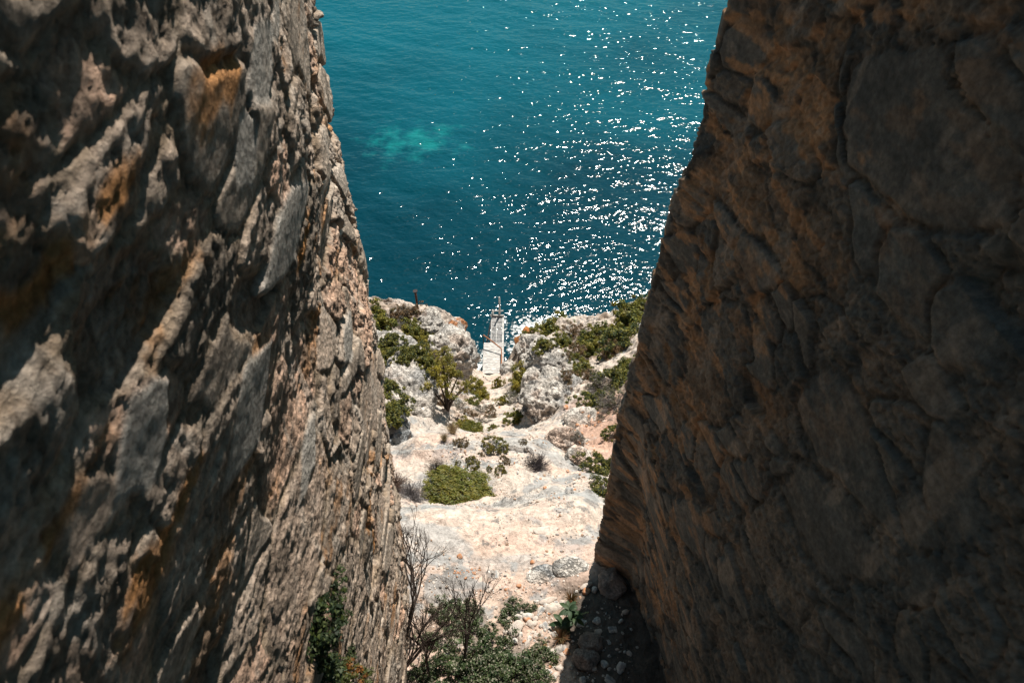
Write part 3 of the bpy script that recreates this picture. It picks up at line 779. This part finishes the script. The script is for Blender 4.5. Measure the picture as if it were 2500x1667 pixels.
inside([(1250, 1160), (1430, 1140), (1400, 1230), (1290, 1240)], 26, 2, 6.5, "loose stone on the right of the pale ledge", "stones on the pale ledge", (0, 0, 1))

def build_gravel():
    V0, F0 = ICO[3]
    bm = bmesh.new(); bmesh.ops.create_icosphere(bm, subdivisions=1, radius=1.0)
    V0 = np.array([v.co[:] for v in bm.verts]); F0 = np.array([[v.index for v in f.verts] for f in bm.faces]); bm.free()
    n = 9000
    y = 3.5 + 10 * RNG.random(n) ** .9; x = RNG.uniform(-2.3, 2.2, n); y[6500:] = RNG.uniform(13, 29, 2500); x[6500:] = RNG.uniform(-2.5, 3.2, 2500)
    dens = fbm(x * 1.1, y * 1.1, x * 0, 4, .6, seed=300)
    k = dens + .30 * RNG.random(n) + .4 * (y < 6.2) > .36; x, y = x[k], y[k]; n = len(x)
    z = terr(x, y)
    r = (.007 + .018 * RNG.random(n) ** 3) * (1 + .05 * y)
    sc = r[:, None] * RNG.uniform(.6, 1.3, (n, 3))
    V = (V0[None] * (1 + .3 * RNG.normal(size=(n, len(V0), 1)) * .5) * sc[:, None]) + np.stack([x, y, z + r * .3], 1)[:, None]
    Fc = (F0[None] + (np.arange(n) * len(V0))[:, None, None]).reshape(-1, 3)
    pal = np.array([[.58, .52, .46], [.52, .42, .34], [.40, .27, .19], [.33, .31, .29], [.60, .56, .52]])
    c = np.repeat(pal[RNG.integers(0, 5, n)], len(V0), 0)
    o = obj("gravel", mesh_np("gravel", V.reshape(-1, 3), Fc, M_STONE, c, smooth=False))
    tag(o, kind="stuff")
build_gravel()

# ------------------------------------------------------------------ plants
def leaf_cloud(n_clump, per, size, leaf, seed, height=.85, clump=.2, cols=None, shell=.55, tip=(.30, .26, .04), aspect=.5, bumpy=.22):
    """many leaf-sized quads gathered in clumps over a dome of unit radius"""
    rr = np.random.default_rng(seed)
    cols = np.array(cols)
    th = rr.uniform(0, 2 * np.pi, n_clump); cz = rr.uniform(0.02, 1, n_clump)
    rad = shell + (1 - shell) * rr.random(n_clump) ** .5
    sx = np.sqrt(np.clip(1 - cz ** 2, 0, 1))
    lump = 1 + bumpy * np.sin(th * 2 + seed) + bumpy * .7 * np.sin(th * 3 + 1.7 * seed)
    C = np.stack([np.cos(th) * sx * lump, np.sin(th) * sx * lump, cz * height], 1) * (rad * (1 + .16 * rr.normal(size=n_clump) * (bumpy > .2)))[:, None]
    C[:, 2] = np.maximum(C[:, 2], .02)
    cr = clump * rr.uniform(.6, 1.25, n_clump)
    ctone = cols[rr.integers(0, len(cols), n_clump)] * rr.uniform(.7, 1.25, (n_clump, 1))
    N = n_clump * per
    ci = np.repeat(np.arange(n_clump), per)
    dv = rr.normal(size=(N, 3)); dv /= np.linalg.norm(dv, axis=1)[:, None]
    dv[:, 2] = np.where(rr.random(N) < .7, np.abs(dv[:, 2]), dv[:, 2])
    pr = rr.random(N) ** .45
    Pp = C[ci] + dv * (cr[ci] * pr)[:, None]
    Pp[:, 2] = np.maximum(Pp[:, 2], .0)
    out = dv + .5 * np.array([0, 0, 1]) + .7 * rr.normal(size=(N, 3)); out /= np.linalg.norm(out, axis=1)[:, None]
    a = np.cross(out, rr.normal(size=(N, 3))); a /= np.linalg.norm(a, axis=1)[:, None]
    b = np.cross(out, a)
    L = leaf * rr.uniform(.6, 1.3, N)
    q = np.stack([Pp - a * L[:, None], Pp + b * (L * aspect)[:, None], Pp + a * L[:, None], Pp - b * (L * aspect)[:, None]], 1)
    c = ctone[ci] * rr.uniform(.75, 1.25, (N, 1))
    tp = (pr > .82) & (rr.random(N) < .45)
    c[tp] = c[tp] * .4 + np.array(tip) * .6
    return q.reshape(-1, 3) * size, np.arange(N * 4).reshape(-1, 4), np.repeat(c, 4, 0), C * size

def stems_mesh(name, C, seed, mat, rad=.02, frac=.4):
    rr = random.Random(seed); m = MB()
    for c in C:
        if rr.random() < frac:
            c = Vector(c); mid = Vector((c.x * .35 + rr.uniform(-.06, .06), c.y * .35 + rr.uniform(-.06, .06), c.z * .5))
            c = c * (1.12 if rr.random() < .35 else 1.0)
            m.tube([(c.x * .05, c.y * .05, -.06), mid, c], [rad, rad * .7, rad * .35], 4, False)
    me = bpy.data.meshes.new(name); me.from_pydata(m.v, [], m.f); me.materials.append(mat); me.update()
    return me

G_OLIVE = [(.125, .125, .022), (.09, .105, .022), (.16, .14, .024), (.06, .075, .02)]
G_DARK = [(.065, .080, .022), (.045, .062, .02), (.095, .10, .025)]
G_YEL = [(.24, .195, .025), (.18, .155, .022), (.11, .11, .02)]
G_BROWN = [(.13, .085, .04), (.10, .075, .045), (.09, .085, .03), (.16, .10, .05)]
G_GREY = [(.16, .14, .125), (.12, .105, .10), (.10, .095, .06), (.075, .08, .035)]
G_CUSH = [(.125, .135, .018), (.10, .115, .016), (.16, .15, .022)]
G_FORE = [(.06, .095, .036), (.045, .075, .03), (.08, .115, .045), (.055, .08, .025)]

def proto(cols, seed, nc, per, leaf, **kw):
    kw.setdefault('height', .62); kw.setdefault('bumpy', .34); kw.setdefault('clump', .17); nc = int(nc * 1.5); leaf *= .8
    V, Fc, c, C = leaf_cloud(nc, per, 1.0, leaf, seed, cols=cols, **kw)
    return (mesh_np("foliage", V, Fc, M_LEAF, c, smooth=False), stems_mesh("stem", C, seed, M_TWIG))
PRO = {
    'olive': [proto(G_OLIVE, 1, 80, 60, .075), proto(G_OLIVE, 2, 70, 60, .08)],
    'dark': [proto(G_DARK, 3, 80, 60, .07), proto(G_DARK, 4, 75, 60, .075)],
    'yellow': [proto(G_YEL, 5, 45, 60, .085, shell=.4, height=1.1, clump=.24), proto(G_YEL, 6, 40, 60, .085, shell=.4, height=1.0, clump=.24)],
    'brown': [proto(G_BROWN, 7, 60, 45, .06, tip=(.30, .17, .08)), proto(G_BROWN, 8, 60, 45, .06, tip=(.30, .17, .08))],
    'grey': [proto(G_GREY, 9, 70, 40, .055, tip=(.35, .32, .28), aspect=.25), proto(G_GREY, 10, 60, 40, .06, tip=(.35, .32, .28), aspect=.25)],
    'cushion': [proto(G_CUSH, 11, 230, 60, .042, height=.42, shell=.40, clump=.13, tip=(.20, .16, .03), bumpy=.05)],
    'smallcushion': [proto(G_OLIVE, 12, 50, 45, .07, height=.5, shell=.75, clump=.16, tip=(.28, .18, .04), bumpy=.12), proto(G_BROWN, 13, 45, 40, .07, height=.5, shell=.7, clump=.18, tip=(.28, .20, .05), bumpy=.2)],
}

def dims(px, py):
    p = at(px, py); return p, p.y * CP - p.z * SP

def bush(px, py, half, kind, label, name="bush", cat="bush", zs=1.0, group=None, sx=1.0, sink=.08, rot=None):
    """px, py: the foot of the plant in the photograph, half: half its width there"""
    p, d = dims(px, py)
    r = half * 1.22 / F_PX * d
    fol, stem = random.choice(PRO[kind])
    t = thing(name, label, cat, (p.x, p.y, p.z - sink * r), random.uniform(0, 6.28) if rot is None else rot, group)
    for nm, me in (("stem", stem), ("foliage", fol)):
        o = obj(nm, me, t); o.scale = (r * sx, r, r * zs)
    return t

def twig_bush(px, py, half, label, seed, col=(.16, .13, .12), n=90, name="dry_bush", cat="dry bush", up=.9, zs=1.0):
    p, d = dims(px, py); r = half / F_PX * d
    rr = random.Random(seed); m = MB(); k = 0
    tr = .006 * (d / 20) ** .5
    for i in range(n):
        a = rr.uniform(0, 6.28); el = rr.uniform(.15, 1.0)
        dv = Vector((math.cos(a) * (1 - el * .7), math.sin(a) * (1 - el * .7), el * up)).normalized()
        L = r * rr.uniform(.7, 1.15)
        p0 = Vector((rr.uniform(-.1, .1) * r, rr.uniform(-.1, .1) * r, -.03)); pts = [p0]
        for j in range(1, 5):
            pts.append(p0 + dv * L * j / 4 + Vector((rr.gauss(0, .04), rr.gauss(0, .04), rr.gauss(0, .03))) * r)
        m.tube(pts, [tr * 1.3, tr, tr * .8, tr * .6, tr * .4], 3, False)
        for j in (2, 3, 4):
            for q in range(2):
                e = pts[j] + (dv + Vector((rr.gauss(0, .6), rr.gauss(0, .6), rr.gauss(.1, .4)))).normalized() * r * .25
                m.tube([pts[j], e], [tr * .6, tr * .35], 3, False)
    c = np.repeat(np.array([col]), len(m.v), 0)
    c = c * np.random.default_rng(seed).uniform(.7, 1.3, (len(m.v), 1))
    me = bpy.data.meshes.new(name); me.from_pydata(m.v, [], m.f); me.materials.append(M_DRY)
    at_ = me.color_attributes.new("Col", 'FLOAT_COLOR', 'POINT'); c4 = np.ones((len(m.v), 4), np.float32); c4[:, :3] = c; at_.data.foreach_set("color", c4.ravel()); me.update()
    o = obj(name, me); o.location = p; o.scale = (1, 1, zs)
    return tag(o, label, cat)

def grass_tuft(px, py, half, label, cols, seed, n=160, name="grass_tuft", cat="grass tuft", h=1.6):
    p, d = dims(px, py); r = half / F_PX * d
    rr = np.random.default_rng(seed); V = []; Fc = []; Cc = []
    for i in range(n):
        a = rr.uniform(0, 6.28); b0 = np.array([math.cos(a), math.sin(a), 0]) * r * .35 * rr.random()
        lean = np.array([math.cos(a), math.sin(a), 0]) * r * rr.uniform(.2, .9); H = r * h * rr.uniform(.5, 1)
        w = np.array([-math.sin(a), math.cos(a), 0]) * r * .035
        m1 = b0 + lean * .4 + np.array([0, 0, H * .65]); m2 = b0 + lean + np.array([0, 0, H])
        k = len(V); V += [b0 - w, b0 + w, m1 + w * .8, m1 - w * .8, m2 + w * .15, m2 - w * .15]
        Fc += [[k, k + 1, k + 2, k + 3], [k + 3, k + 2, k + 4, k + 5]]
        cc = np.array(cols[rr.integers(0, len(cols))]) * rr.uniform(.7, 1.3); Cc += [cc] * 6
    o = obj(name, mesh_np(name, V, Fc, M_LEAF, np.array(Cc), smooth=False)); o.location = p
    return tag(o, label, cat)

# bushes of the left hillside
for a in [
    (925, 800, 44, 'olive', "large olive bush by the edge of the left wall, highest on the slope"),
    (968, 772, 26, 'brown', "brown and green scrub left of the rusty post's foot"),
    (1010, 768, 24, 'brown', "ochre topped scrub around the foot of the rusty post"),
    (955, 838, 26, 'dark', "dark bush behind the rounded white boulder"),
    (1000, 812, 27, 'olive', "green bush on the hillside below the rusty post"),
    (1032, 846, 24, 'yellow', "bright yellow green bush against the white headland rock"),
    (1045, 822, 16, 'olive', "small green bush high on the white headland rock"),
    (993, 872, 30, 'dark', "dark green bush behind the long grey rock ridge"),
    (1035, 888, 26, 'olive', "olive bush between the headland and the long ridge"),
    (1065, 905, 22, 'yellow', "yellowish bush just left of the branching tree's crown"),
    (915, 905, 30, 'olive', "olive bush tucked against the left wall above the dark thicket"),
    (938, 960, 36, 'dark', "upper half of the dark thicket beside the left wall"),
    (955, 1015, 40, 'dark', "lower half of the dark thicket beside the left wall"),
    (900, 870, 20, 'grey', "grey scrub under the rounded white boulder"),
    (1165, 950, 20, 'yellow', "yellow green bush under the right side of the branching tree"),
    (1150, 985, 18, 'olive', "small green bush below the branching tree"),
    (1120, 1000, 22, 'grey', "dry grey scrub at the foot of the branching tree"),
    (1150, 1052, 26, 'cushion', "fresh green low plant on the left rim of the middle ledge"),
    (1125, 1040, 16, 'yellow', "small yellow green plant beside the tan grass"),
    (1200, 1018, 17, 'brown', "brownish plant on the left edge of the path"),
    (1075, 985, 20, 'brown', "brown scrub behind the branching tree's base"),
    (1150, 1018, 18, 'brown', "rusty scrub between the tan grass and the tree"),
    (1170, 1005, 14, 'grey', "pale dry scrub beside the brown tuft near the path"),
    (1180, 968, 14, 'yellow', "yellowish bush at the left edge of the path slab"),
    (980, 800, 24, 'grey', "silvery dry shrub in the middle of the left hillside"),
    (1020, 860, 22, 'dark', "dark bush in the hollow below the white headland crest"),
    (945, 870, 24, 'olive', "olive bush between the round white boulder and the long ridge"),
    (905, 760, 22, 'dark', "dark shrub on the skyline against the left wall"),
    (985, 760, 16, 'grey', "grey dry shrub on the skyline left of the rusty post"),
    (1205, 1045, 10, 'olive', "tiny green plant at the bottom of the path"),
]: bush(*a)
for a in [
    (1195, 1000, 12, 'brown', "brown tuft left of the path midway to the jetty"),
    (1180, 1030, 16, 'grey', "greyish scrub between the tan grass and the path"),
    (1272, 930, 26, 'yellow', "bright yellow green bush right of the jetty's landward end", 1.1),
    (1216, 945, 12, 'yellow', "slim yellow green bush beside the pale path slab", 1.8),
    (1226, 985, 13, 'yellow', "ochre bush on the right edge of the path", 1.5),
    (1250, 985, 24, 'grey', "dry greyish shrub between the path and the right cliff", 1.2),
    (1265, 1025, 23, 'olive', "green bush at the foot of the narrow grey buttress"),
    # right hillside
    (1345, 812, 40, 'olive', "wide green bush on the right headland above the foam"),
    (1328, 845, 20, 'olive', "small round bush next to the two orange boulders"),
    (1405, 812, 26, 'brown', "brown scrub on the right skyline between green bushes"),
    (1445, 855, 36, 'olive', "low olive bush in front of the big green mass"),
    (1475, 830, 40, 'olive', "left part of the big green bush mass on the right"),
    (1520, 845, 48, 'dark', "front dark part of the big green bush mass"),
    (1535, 795, 46, 'olive', "upper middle part of the big green bush mass"),
    (1575, 760, 36, 'olive', "topmost olive bush touching the edge of the right wall"),
    (1500, 865, 30, 'brown', "brownish fringe below the big green bush mass"),
    (1405, 870, 26, 'brown', "rusty brown scrub on the pale rock hump"),
    (1425, 905, 28, 'olive', "green bush at the top left of the grey scrub"),
    (1470, 950, 40, 'grey', "grey twiggy scrub in the middle of the right slope"),
    (1510, 935, 42, 'dark', "dark scrub with grey twigs beside the right wall"),
    (1455, 985, 34, 'dark', "dark green bush above the white angular block"),
    (1505, 1000, 40, 'grey', "lower grey scrub touching the right wall"),
    (1515, 1060, 30, 'dark', "dark bush above the red gravel next to the right wall"),
    (1440, 925, 26, 'brown', "brown shrub on the left of the grey scrub"),
    (1540, 905, 34, 'olive', "olive shrub touching the right wall above the dark scrub"),
    (1540, 1030, 30, 'grey', "grey shrub against the right wall below the dead branches"),
    (1380, 925, 20, 'brown', "low brown plant on the flat pale ledge"),
    (1375, 840, 22, 'olive', "olive bush behind the pale rock hump"),
    (1410, 1065, 16, 'grey', "small grey green plant on the left of the red gravel"),
    (1475, 1150, 40, 'dark', "upper of two round dark bushes beside the right wall"),
    (1470, 1212, 38, 'dark', "lower of two round dark bushes beside the right wall"),
]: bush(*a[:5], zs=a[5] if len(a) > 5 else 1.0)
# cushions and tufts on the ledges
bush(1127, 1208, 62, 'cushion', "big dense green cushion bush on the rim of the pale ledge", "cushion_plant", "cushion plant", zs=.62, sink=.02, rot=-.42, sx=1.45)
bush(1210, 1088, 25, 'smallcushion', "rounded green cushion in the centre of the middle ledge", "cushion_plant", "cushion plant")
for a in [(1127, 1082, 15, "small brown green cushion left of the central one"), (1277, 1082, 10, "tiny yellow cushion right of the central one"),
          (1152, 1124, 12, "brown tuft in the middle of the lower row of tufts"), (1174, 1112, 8, "small rusty tuft below the central cushion"),
          (1118, 1132, 8, "leftmost small tuft of the lower row"), (1158, 1140, 16, "flat brown tuft above the big cushion bush"),
          (1232, 1125, 12, "yellow tuft on the right of the lower row"), (1222, 1150, 14, "yellow green tuft right above the big cushion bush"), (1195, 1145, 7, "tiny tuft between the brown and yellow ones")]:
    bush(a[0], a[1], a[2], 'smallcushion', a[3], "small_tuft", "tuft", zs=1.2)
twig_bush(1310, 1140, 32, "dark purplish dry bush below the right cliff", 1, (.10, .085, .09), 150, zs=1.1)
twig_bush(1005, 1215, 40, "tangled grey dry bush left of the big cushion bush", 2, (.20, .18, .18), 200, zs=.9)
twig_bush(965, 1190, 36, "brown dry scrub under the lichened boulder", 3, (.22, .15, .12), 160)
twig_bush(1065, 1150, 26, "thin dry bush at the left end of the middle ledge", 4, (.20, .17, .14), 110, zs=1.3)
twig_bush(1480, 990, 34, "bleached dead twigs sticking out of the right scrub", 5, (.38, .35, .33), 60)
twig_bush(1530, 975, 30, "pale dead branches against the right wall above the gravel", 6, (.38, .35, .33), 50)
grass_tuft(1105, 1058, 20, "tan dry grass tuft at the foot of the long ridge", [(.40, .30, .18), (.30, .22, .13)], 1)
grass_tuft(1085, 1075, 14, "short tan grass tuft on the corner of the middle ledge", [(.36, .28, .18), (.2, .16, .08)], 2)
grass_tuft(1395, 1468, 22, "rusty red grass tuft on the edge of the wall shadow", [(.24, .10, .04), (.18, .12, .05), (.12, .11, .04)], 3)
grass_tuft(1368, 1560, 24, "reddish dry grass tuft under the broad leaved plant", [(.22, .10, .05), (.15, .11, .05)], 4)

# branching tree beside the path
def build_tree():
    p, d = dims(1092, 1000)
    t = thing("small_tree", "small open branched tree with yellow green clumps left of the path", "tree", p)
    m = MB(); rr = random.Random(8); s = d / F_PX
    tips = []
    for (dx, dy, up) in [(-42, 0, 95), (-22, .5, 120), (2, -.2, 135), (12, .6, 175), (35, .2, 130), (55, -.2, 120), (70, .3, 100), (20, -.6, 100), (-5, .8, 140)]:
        e = Vector((dx * s, dy, up * s * .92)); mid = Vector((e.x * .28, e.y * .3, e.z * .42)); q = Vector((e.x * .65, e.y * .65, e.z * .74))
        m.tube([(0, 0, -.15), mid, q, e], [.055, .04, .028, .014], 6, False); tips.append(e)
        for k in range(3):
            f = q.lerp(e, rr.random()); g = f + Vector((rr.gauss(0, .22), rr.gauss(0, .22), rr.uniform(.05, .3))); m.tube([f, g], [.018, .008], 4, False); tips.append(g)
    m.build("trunk", M_TWIG, t, True)
    Vs, Fs, Cs, k = [], [], [], 0
    for i, e in enumerate(tips):
        if e.z < .75 * max(q.z for q in tips) - .25 and i % 2: continue
        V, Fc, c, _ = leaf_cloud(7, 40, rr.uniform(.15, .27), .17, 50 + i, cols=G_YEL, clump=.6, height=1.0)
        Vs.append(V + np.array(e) - np.array([0, 0, .06])); Fs.append(Fc + k); Cs.append(c); k += len(V)
    obj("crown", mesh_np("crown", np.concatenate(Vs), np.concatenate(Fs), M_LEAF, np.concatenate(Cs), smooth=False), t)
build_tree()

# ------------------------------------------------------------------ foreground plants
def fore_shrub(px, py, half, label, seed, zs=.6, n=90):
    p, d = dims(px, py); r = half / F_PX * d
    V, Fc, c, C = leaf_cloud(n, 60, r, .045, seed, cols=G_FORE, height=zs, shell=.35, clump=.17, tip=(.40, .36, .28), aspect=.55)
    t = thing("shrub", label, "shrub", (p.x, p.y, p.z - .02), 0)
    o = obj("stem", stems_mesh("stem", C, seed, M_TWIG, .008, .6), t)
    obj("foliage", mesh_np("foliage", V, Fc, M_LEAF, c, smooth=False), t)
for a in [(1110, 1640, 78, "low green shrub at the bottom right of the bare branched shrub", 61), (1200, 1600, 70, "green shrub with pale tips in the middle of the near ground", 62),
          (1270, 1640, 72, "green shrub nearest the wall shadow at the bottom", 63), (1260, 1495, 42, "small green shrub among rubble at the top of the thicket", 64),
          (1150, 1545, 46, "dark green shrub behind the upright bare shrub", 65), (1090, 1500, 44, "green shrub with pale buds behind the bare branches", 66),
          (1200, 1680, 70, "green shrub cut by the bottom edge of the view", 67), (1040, 1640, 42, "low dark green shrub under the tall bare shrub", 69), (1050, 1570, 36, "sparse green shrub between bare shrub and bare ground", 70), (1310, 1660, 46, "green shrub at the bottom edge beside the wall shadow", 71), (1150, 1490, 30, "low green shrub above the upright bare shrub", 72), (1320, 1600, 34, "small green shrub on the rubble beside the shadow", 68)]:
    fore_shrub(*a)

def bare_shrub(px, py, height_px, label, seed, lean=(0, 0), spread=.5, levels=5, r0=.016):
    p, d = dims(px, py); H = height_px / F_PX * d / CP * .9
    rr = random.Random(seed); m = MB()
    def grow(a, dv, L, r, lv):
        pts = [a]; b = a
        for k in range(3):
            dv = (dv + Vector((rr.gauss(0, .09), rr.gauss(.03, .09), rr.gauss(.02, .05)))).normalized(); b = b + dv * L / 3; pts.append(b)
        m.tube(pts, [r, r * .9, r * .8, r * .68], 5 if lv < 2 else 3, False)
        if lv >= levels: return
        for k in range(rr.choice((2, 3, 3)) if lv else 4):
            nd_ = (dv + Vector((rr.gauss(0, spread), rr.gauss(0, spread), rr.gauss(.12, spread * .4)))).normalized()
            grow(pts[-1] if k < 2 else pts[rr.choice((1, 2))], nd_, L * rr.uniform(.58, .86), r * rr.uniform(.55, .72), lv + 1)
    grow(Vector((0, 0, -.05)), Vector((lean[0], lean[1], 1)).normalized(), H * .27, r0, 0)
    t = thing("bare_shrub", label, "shrub", p)
    m.build("branches", M_TWIG, t, True)
bare_shrub(965, 1690, 360, "tall leafless dark shrub spreading its branches beside the left wall", 3, (.03, 1.1), .38, 6, .05)
bare_shrub(1045, 1660, 220, "leafless twiggy shrub between the tall bare shrub and the green shrubs", 5, (.2, 1.0), .45, 5, .03)
bare_shrub(1135, 1650, 230, "narrow upright leafless shrub in front of the green shrubs", 9, (.0, .9), .22, 5, .03)

def wall_plant():
    # hangs on the face of the left wall
    r = Vector(ray(800, 1500)); hit, p, nrm, fi, ob, mt = scene.ray_cast(_dg, Vector((0, 0, 0)), r.normalized())
    d0 = p.y * CP - p.z * SP
    t = thing("wall_plant", "dark green plant with orange leaves growing out of the left wall", "plant", p)
    Vs, Fs, Cs, k = [], [], [], 0; m = MB()
    rr = random.Random(4)
    for i, (px, py, s) in enumerate([(815, 1430, 40), (780, 1480, 42), (770, 1540, 46), (820, 1490, 34), (790, 1590, 46), (840, 1640, 44), (880, 1660, 40), (790, 1650, 46), (850, 1590, 24)]):
        rq = Vector(ray(px, py)).normalized(); h_, ql, *_ = scene.ray_cast(_dg, Vector((0, 0, 0)), rq)
        q = (ql - rq * .10) - p
        cols = [(.20, .08, .02), (.06, .07, .02)] if i in (5, 6) else [(.022, .04, .017), (.03, .05, .02), (.04, .06, .02)]
        V, Fc, c, _ = leaf_cloud(22, 40, s / F_PX * d0, .13, 80 + i, cols=cols, height=1.2, shell=.3, clump=.35, tip=(.08, .10, .02), aspect=.5)
        Vs.append(V + np.array(q) - np.array([0, 0, .12])); Fs.append(Fc + k); Cs.append(c); k += len(V)
        m.tube([(-.35, 0, -.3), q * .5 + Vector((-.05, 0, -.1)), q], [.016, .012, .006], 5, False)
    m.build("stem", M_TWIG, t, True)
    obj("foliage", mesh_np("foliage", np.concatenate(Vs), np.concatenate(Fs), M_LEAF, np.concatenate(Cs), smooth=False), t)
wall_plant()

def leafy_plant():
    p, d = dims(1372, 1530); s = d / F_PX
    t = thing("leafy_plant", "broad leaved green plant with pale flower stalk on the wall shadow's edge", "plant", p)
    rr = random.Random(12)
    def leaf(base, ang, L, el):
        V, Fc = [], []
        n = 6
        dv = Vector((math.cos(ang) * math.cos(el), math.sin(ang) * math.cos(el), math.sin(el))); sd_ = Vector((-math.sin(ang), math.cos(ang), 0))
        for i in range(n + 1):
            u = i / n; w = L * .19 * math.sin(math.pi * min(1, u * .92 + .08)) ** .8
            c = base + dv * L * u + Vector((0, 0, -L * .45 * u * u))
            V += [c - sd_ * w + Vector((0, 0, w * .35)), c, c + sd_ * w + Vector((0, 0, w * .35))]
        for i in range(n):
            for k in (0, 1): Fc.append([i * 3 + k, i * 3 + k + 1, i * 3 + k + 4, i * 3 + k + 3])
        return V, Fc
    st = MB()
    for (dx, up, dy) in ((0, 20, 0), (14, 62, .1), (26, 50, .0)):
        top = Vector((dx * s, dy, up * s * 1.2)); st.tube([(0, 0, -.03), top * .55, top], [.012, .01, .007], 5, False)
        for k in range(9):
            ang = k * 2.4 + rr.uniform(-.3, .3)
            V, Fc = leaf(top + Vector((0, 0, -.02 * k * .5)), ang, rr.uniform(24, 36) * s, rr.uniform(.1, .9))
            c = np.repeat(np.array([rr.choice([(.03, .06, .026), (.036, .07, .03), (.05, .085, .035)])]), len(V), 0)
            obj("leaf", mesh_np("leaf", [tuple(v) for v in V], Fc, M_LEAF, c), t)
    st.build("stem", M_TWIG, t, True)
    fl = MB(); fl.tube([(0, 0, .3 * 40 * s), (20 * s, 0, 50 * s), (58 * s, .05, 72 * s)], [.010, .008, .006], 5, False)
    for k in range(16):
        u = .35 + .65 * k / 15; q = Vector((58 * s * u, .05 * u, (30 + 42 * u) * s)); fl.box(q + Vector((rr.gauss(0, .01), rr.gauss(0, .01), rr.gauss(0.01, .01))), (.022, .02, .02))
    fl.build("flower_stalk", flat_mat("pale_stalk", (.30, .33, .16), .8, .3, 20), t)
leafy_plant()

# ------------------------------------------------------------------ jetty and rusty post
def build_jetty():
    z0 = -33.5
    t = thing("jetty", "weathered grey wooden jetty with a narrow gangway over the water", "jetty", (-1.15, 29.8, z0))
    o = Vector((-1.15, 29.8, z0))
    rr = random.Random(2)
    def L(x, y, z): return Vector((x, y, z)) - o
    m = MB()
    n = 21
    for i in range(n):
        y = 28.62 + (31.12 - 28.62) * (i + .5) / n
        m.box(L(-1.165 + rr.uniform(-.015, .015), y, z0 + rr.uniform(-.006, .006)), (1.19, 2.5 / n - .014, .045))
    m.build("platform", M_WOOD, t)
    m = MB()
    n = 22
    for i in range(n):
        y = 31.14 + (33.45 - 31.14) * (i + .5) / n
        m.box(L(-.955 + rr.uniform(-.012, .012), y, z0 + .0 + rr.uniform(-.008, .008)), (.64, 2.3 / n - rr.choice((.015, .03, .055)), .04))
    m.build("gangway", M_WOODD, t)
    for x in (-1.29, -.98):
        b = MB(); b.box(L(x, 32.3, z0 + .035), (.035, 2.3, .03)); b.build("batten", M_WOOD, t)
    b = MB(); b.box(L(-.565, 31.1, z0 - .02), (.11, 4.9, .13)); b.build("side_beam", M_WOOD, t)
    b = MB(); b.box(L(-1.30, 32.3, z0 - .1), (.1, 2.4, .14)); b.build("side_beam", M_WOODD, t)
    b = MB(); b.box(L(-1.70, 29.87, z0 - .1), (.1, 2.5, .14)); b.build("side_beam", M_WOODD, t)
    b = MB(); b.tube([L(-1.42, 33.42, z0 + .12), L(-.50, 33.38, z0 + .13)], .055, 8); b.build("crossbar", M_WOOD, t, True)
    b = MB(); b.tube([L(-1.22, 33.6, z0 + .32), L(-.56, 33.58, z0 + .36)], .045, 8); b.build("crossbar", M_WOOD, t, True)
    b = MB(); b.tube([L(-1.23, 33.5, z0 - 2.2), L(-1.23, 33.5, z0 + .5)], .06, 8); b.build("post", M_WOOD, t, True)
    b = MB(); b.tube([L(-.80, 33.5, z0 - 2.2), L(-.79, 33.5, z0 + .4), L(-.80, 33.52, z0 + 1.62)], [.075, .07, .05], 8); b.build("pole", M_WOOD, t, True)
    b = MB(); b.tube([L(-1.76, 31.05, z0 + .78), L(-1.2, 30.7, z0 + .58), L(-.64, 30.3, z0 + .36), L(-.62, 29.5, z0 + .3), L(-.64, 28.7, z0 + .22), L(-.80, 28.0, z0 + .25)], .042, 8, True); b.build("handrail", M_RUST, t, True)
    b = MB(); b.tube([L(-1.76, 31.05, z0 - .05), L(-1.76, 31.05, z0 + .78)], .025, 6); b.build("rail_post", M_IRON, t, True)
    for (x, y) in ((-1.73, 30.9), (-1.73, 28.9), (-.6, 30.9), (-.62, 28.9)):
        b = MB(); b.tube([L(x, y, z0 - .03), L(x - .12 if x < -1 else x, y, z0 - 2.6)], .06, 7); b.build("leg", M_IRON, t, True)
    b = MB(); b.tube([L(-1.32, 33.2, z0 - .05), L(-1.85, 31.3, z0 - 1.9)], .045, 6); b.build("strut", M_IRON, t, True)
build_jetty()

def build_post():
    p = at(1020, 752)
    p.z -= .1
    t = thing("rusty_post", "dark rusty iron post with a flat cap standing on the left headland", "post", p)
    b = MB(); b.tube([(0, 0, -.3), (-.02, 0, 1.35)], .065, 10); b.build("shaft", M_RUST if False else flat_mat("dark_rust", (.10, .045, .03), .8, .5, 10), t, True)
    b = MB(); b.tube([(-.02, 0, 1.35), (-.02, 0, 1.39)], .125, 12); b.build("cap", M_IRON, t, False)
build_post()
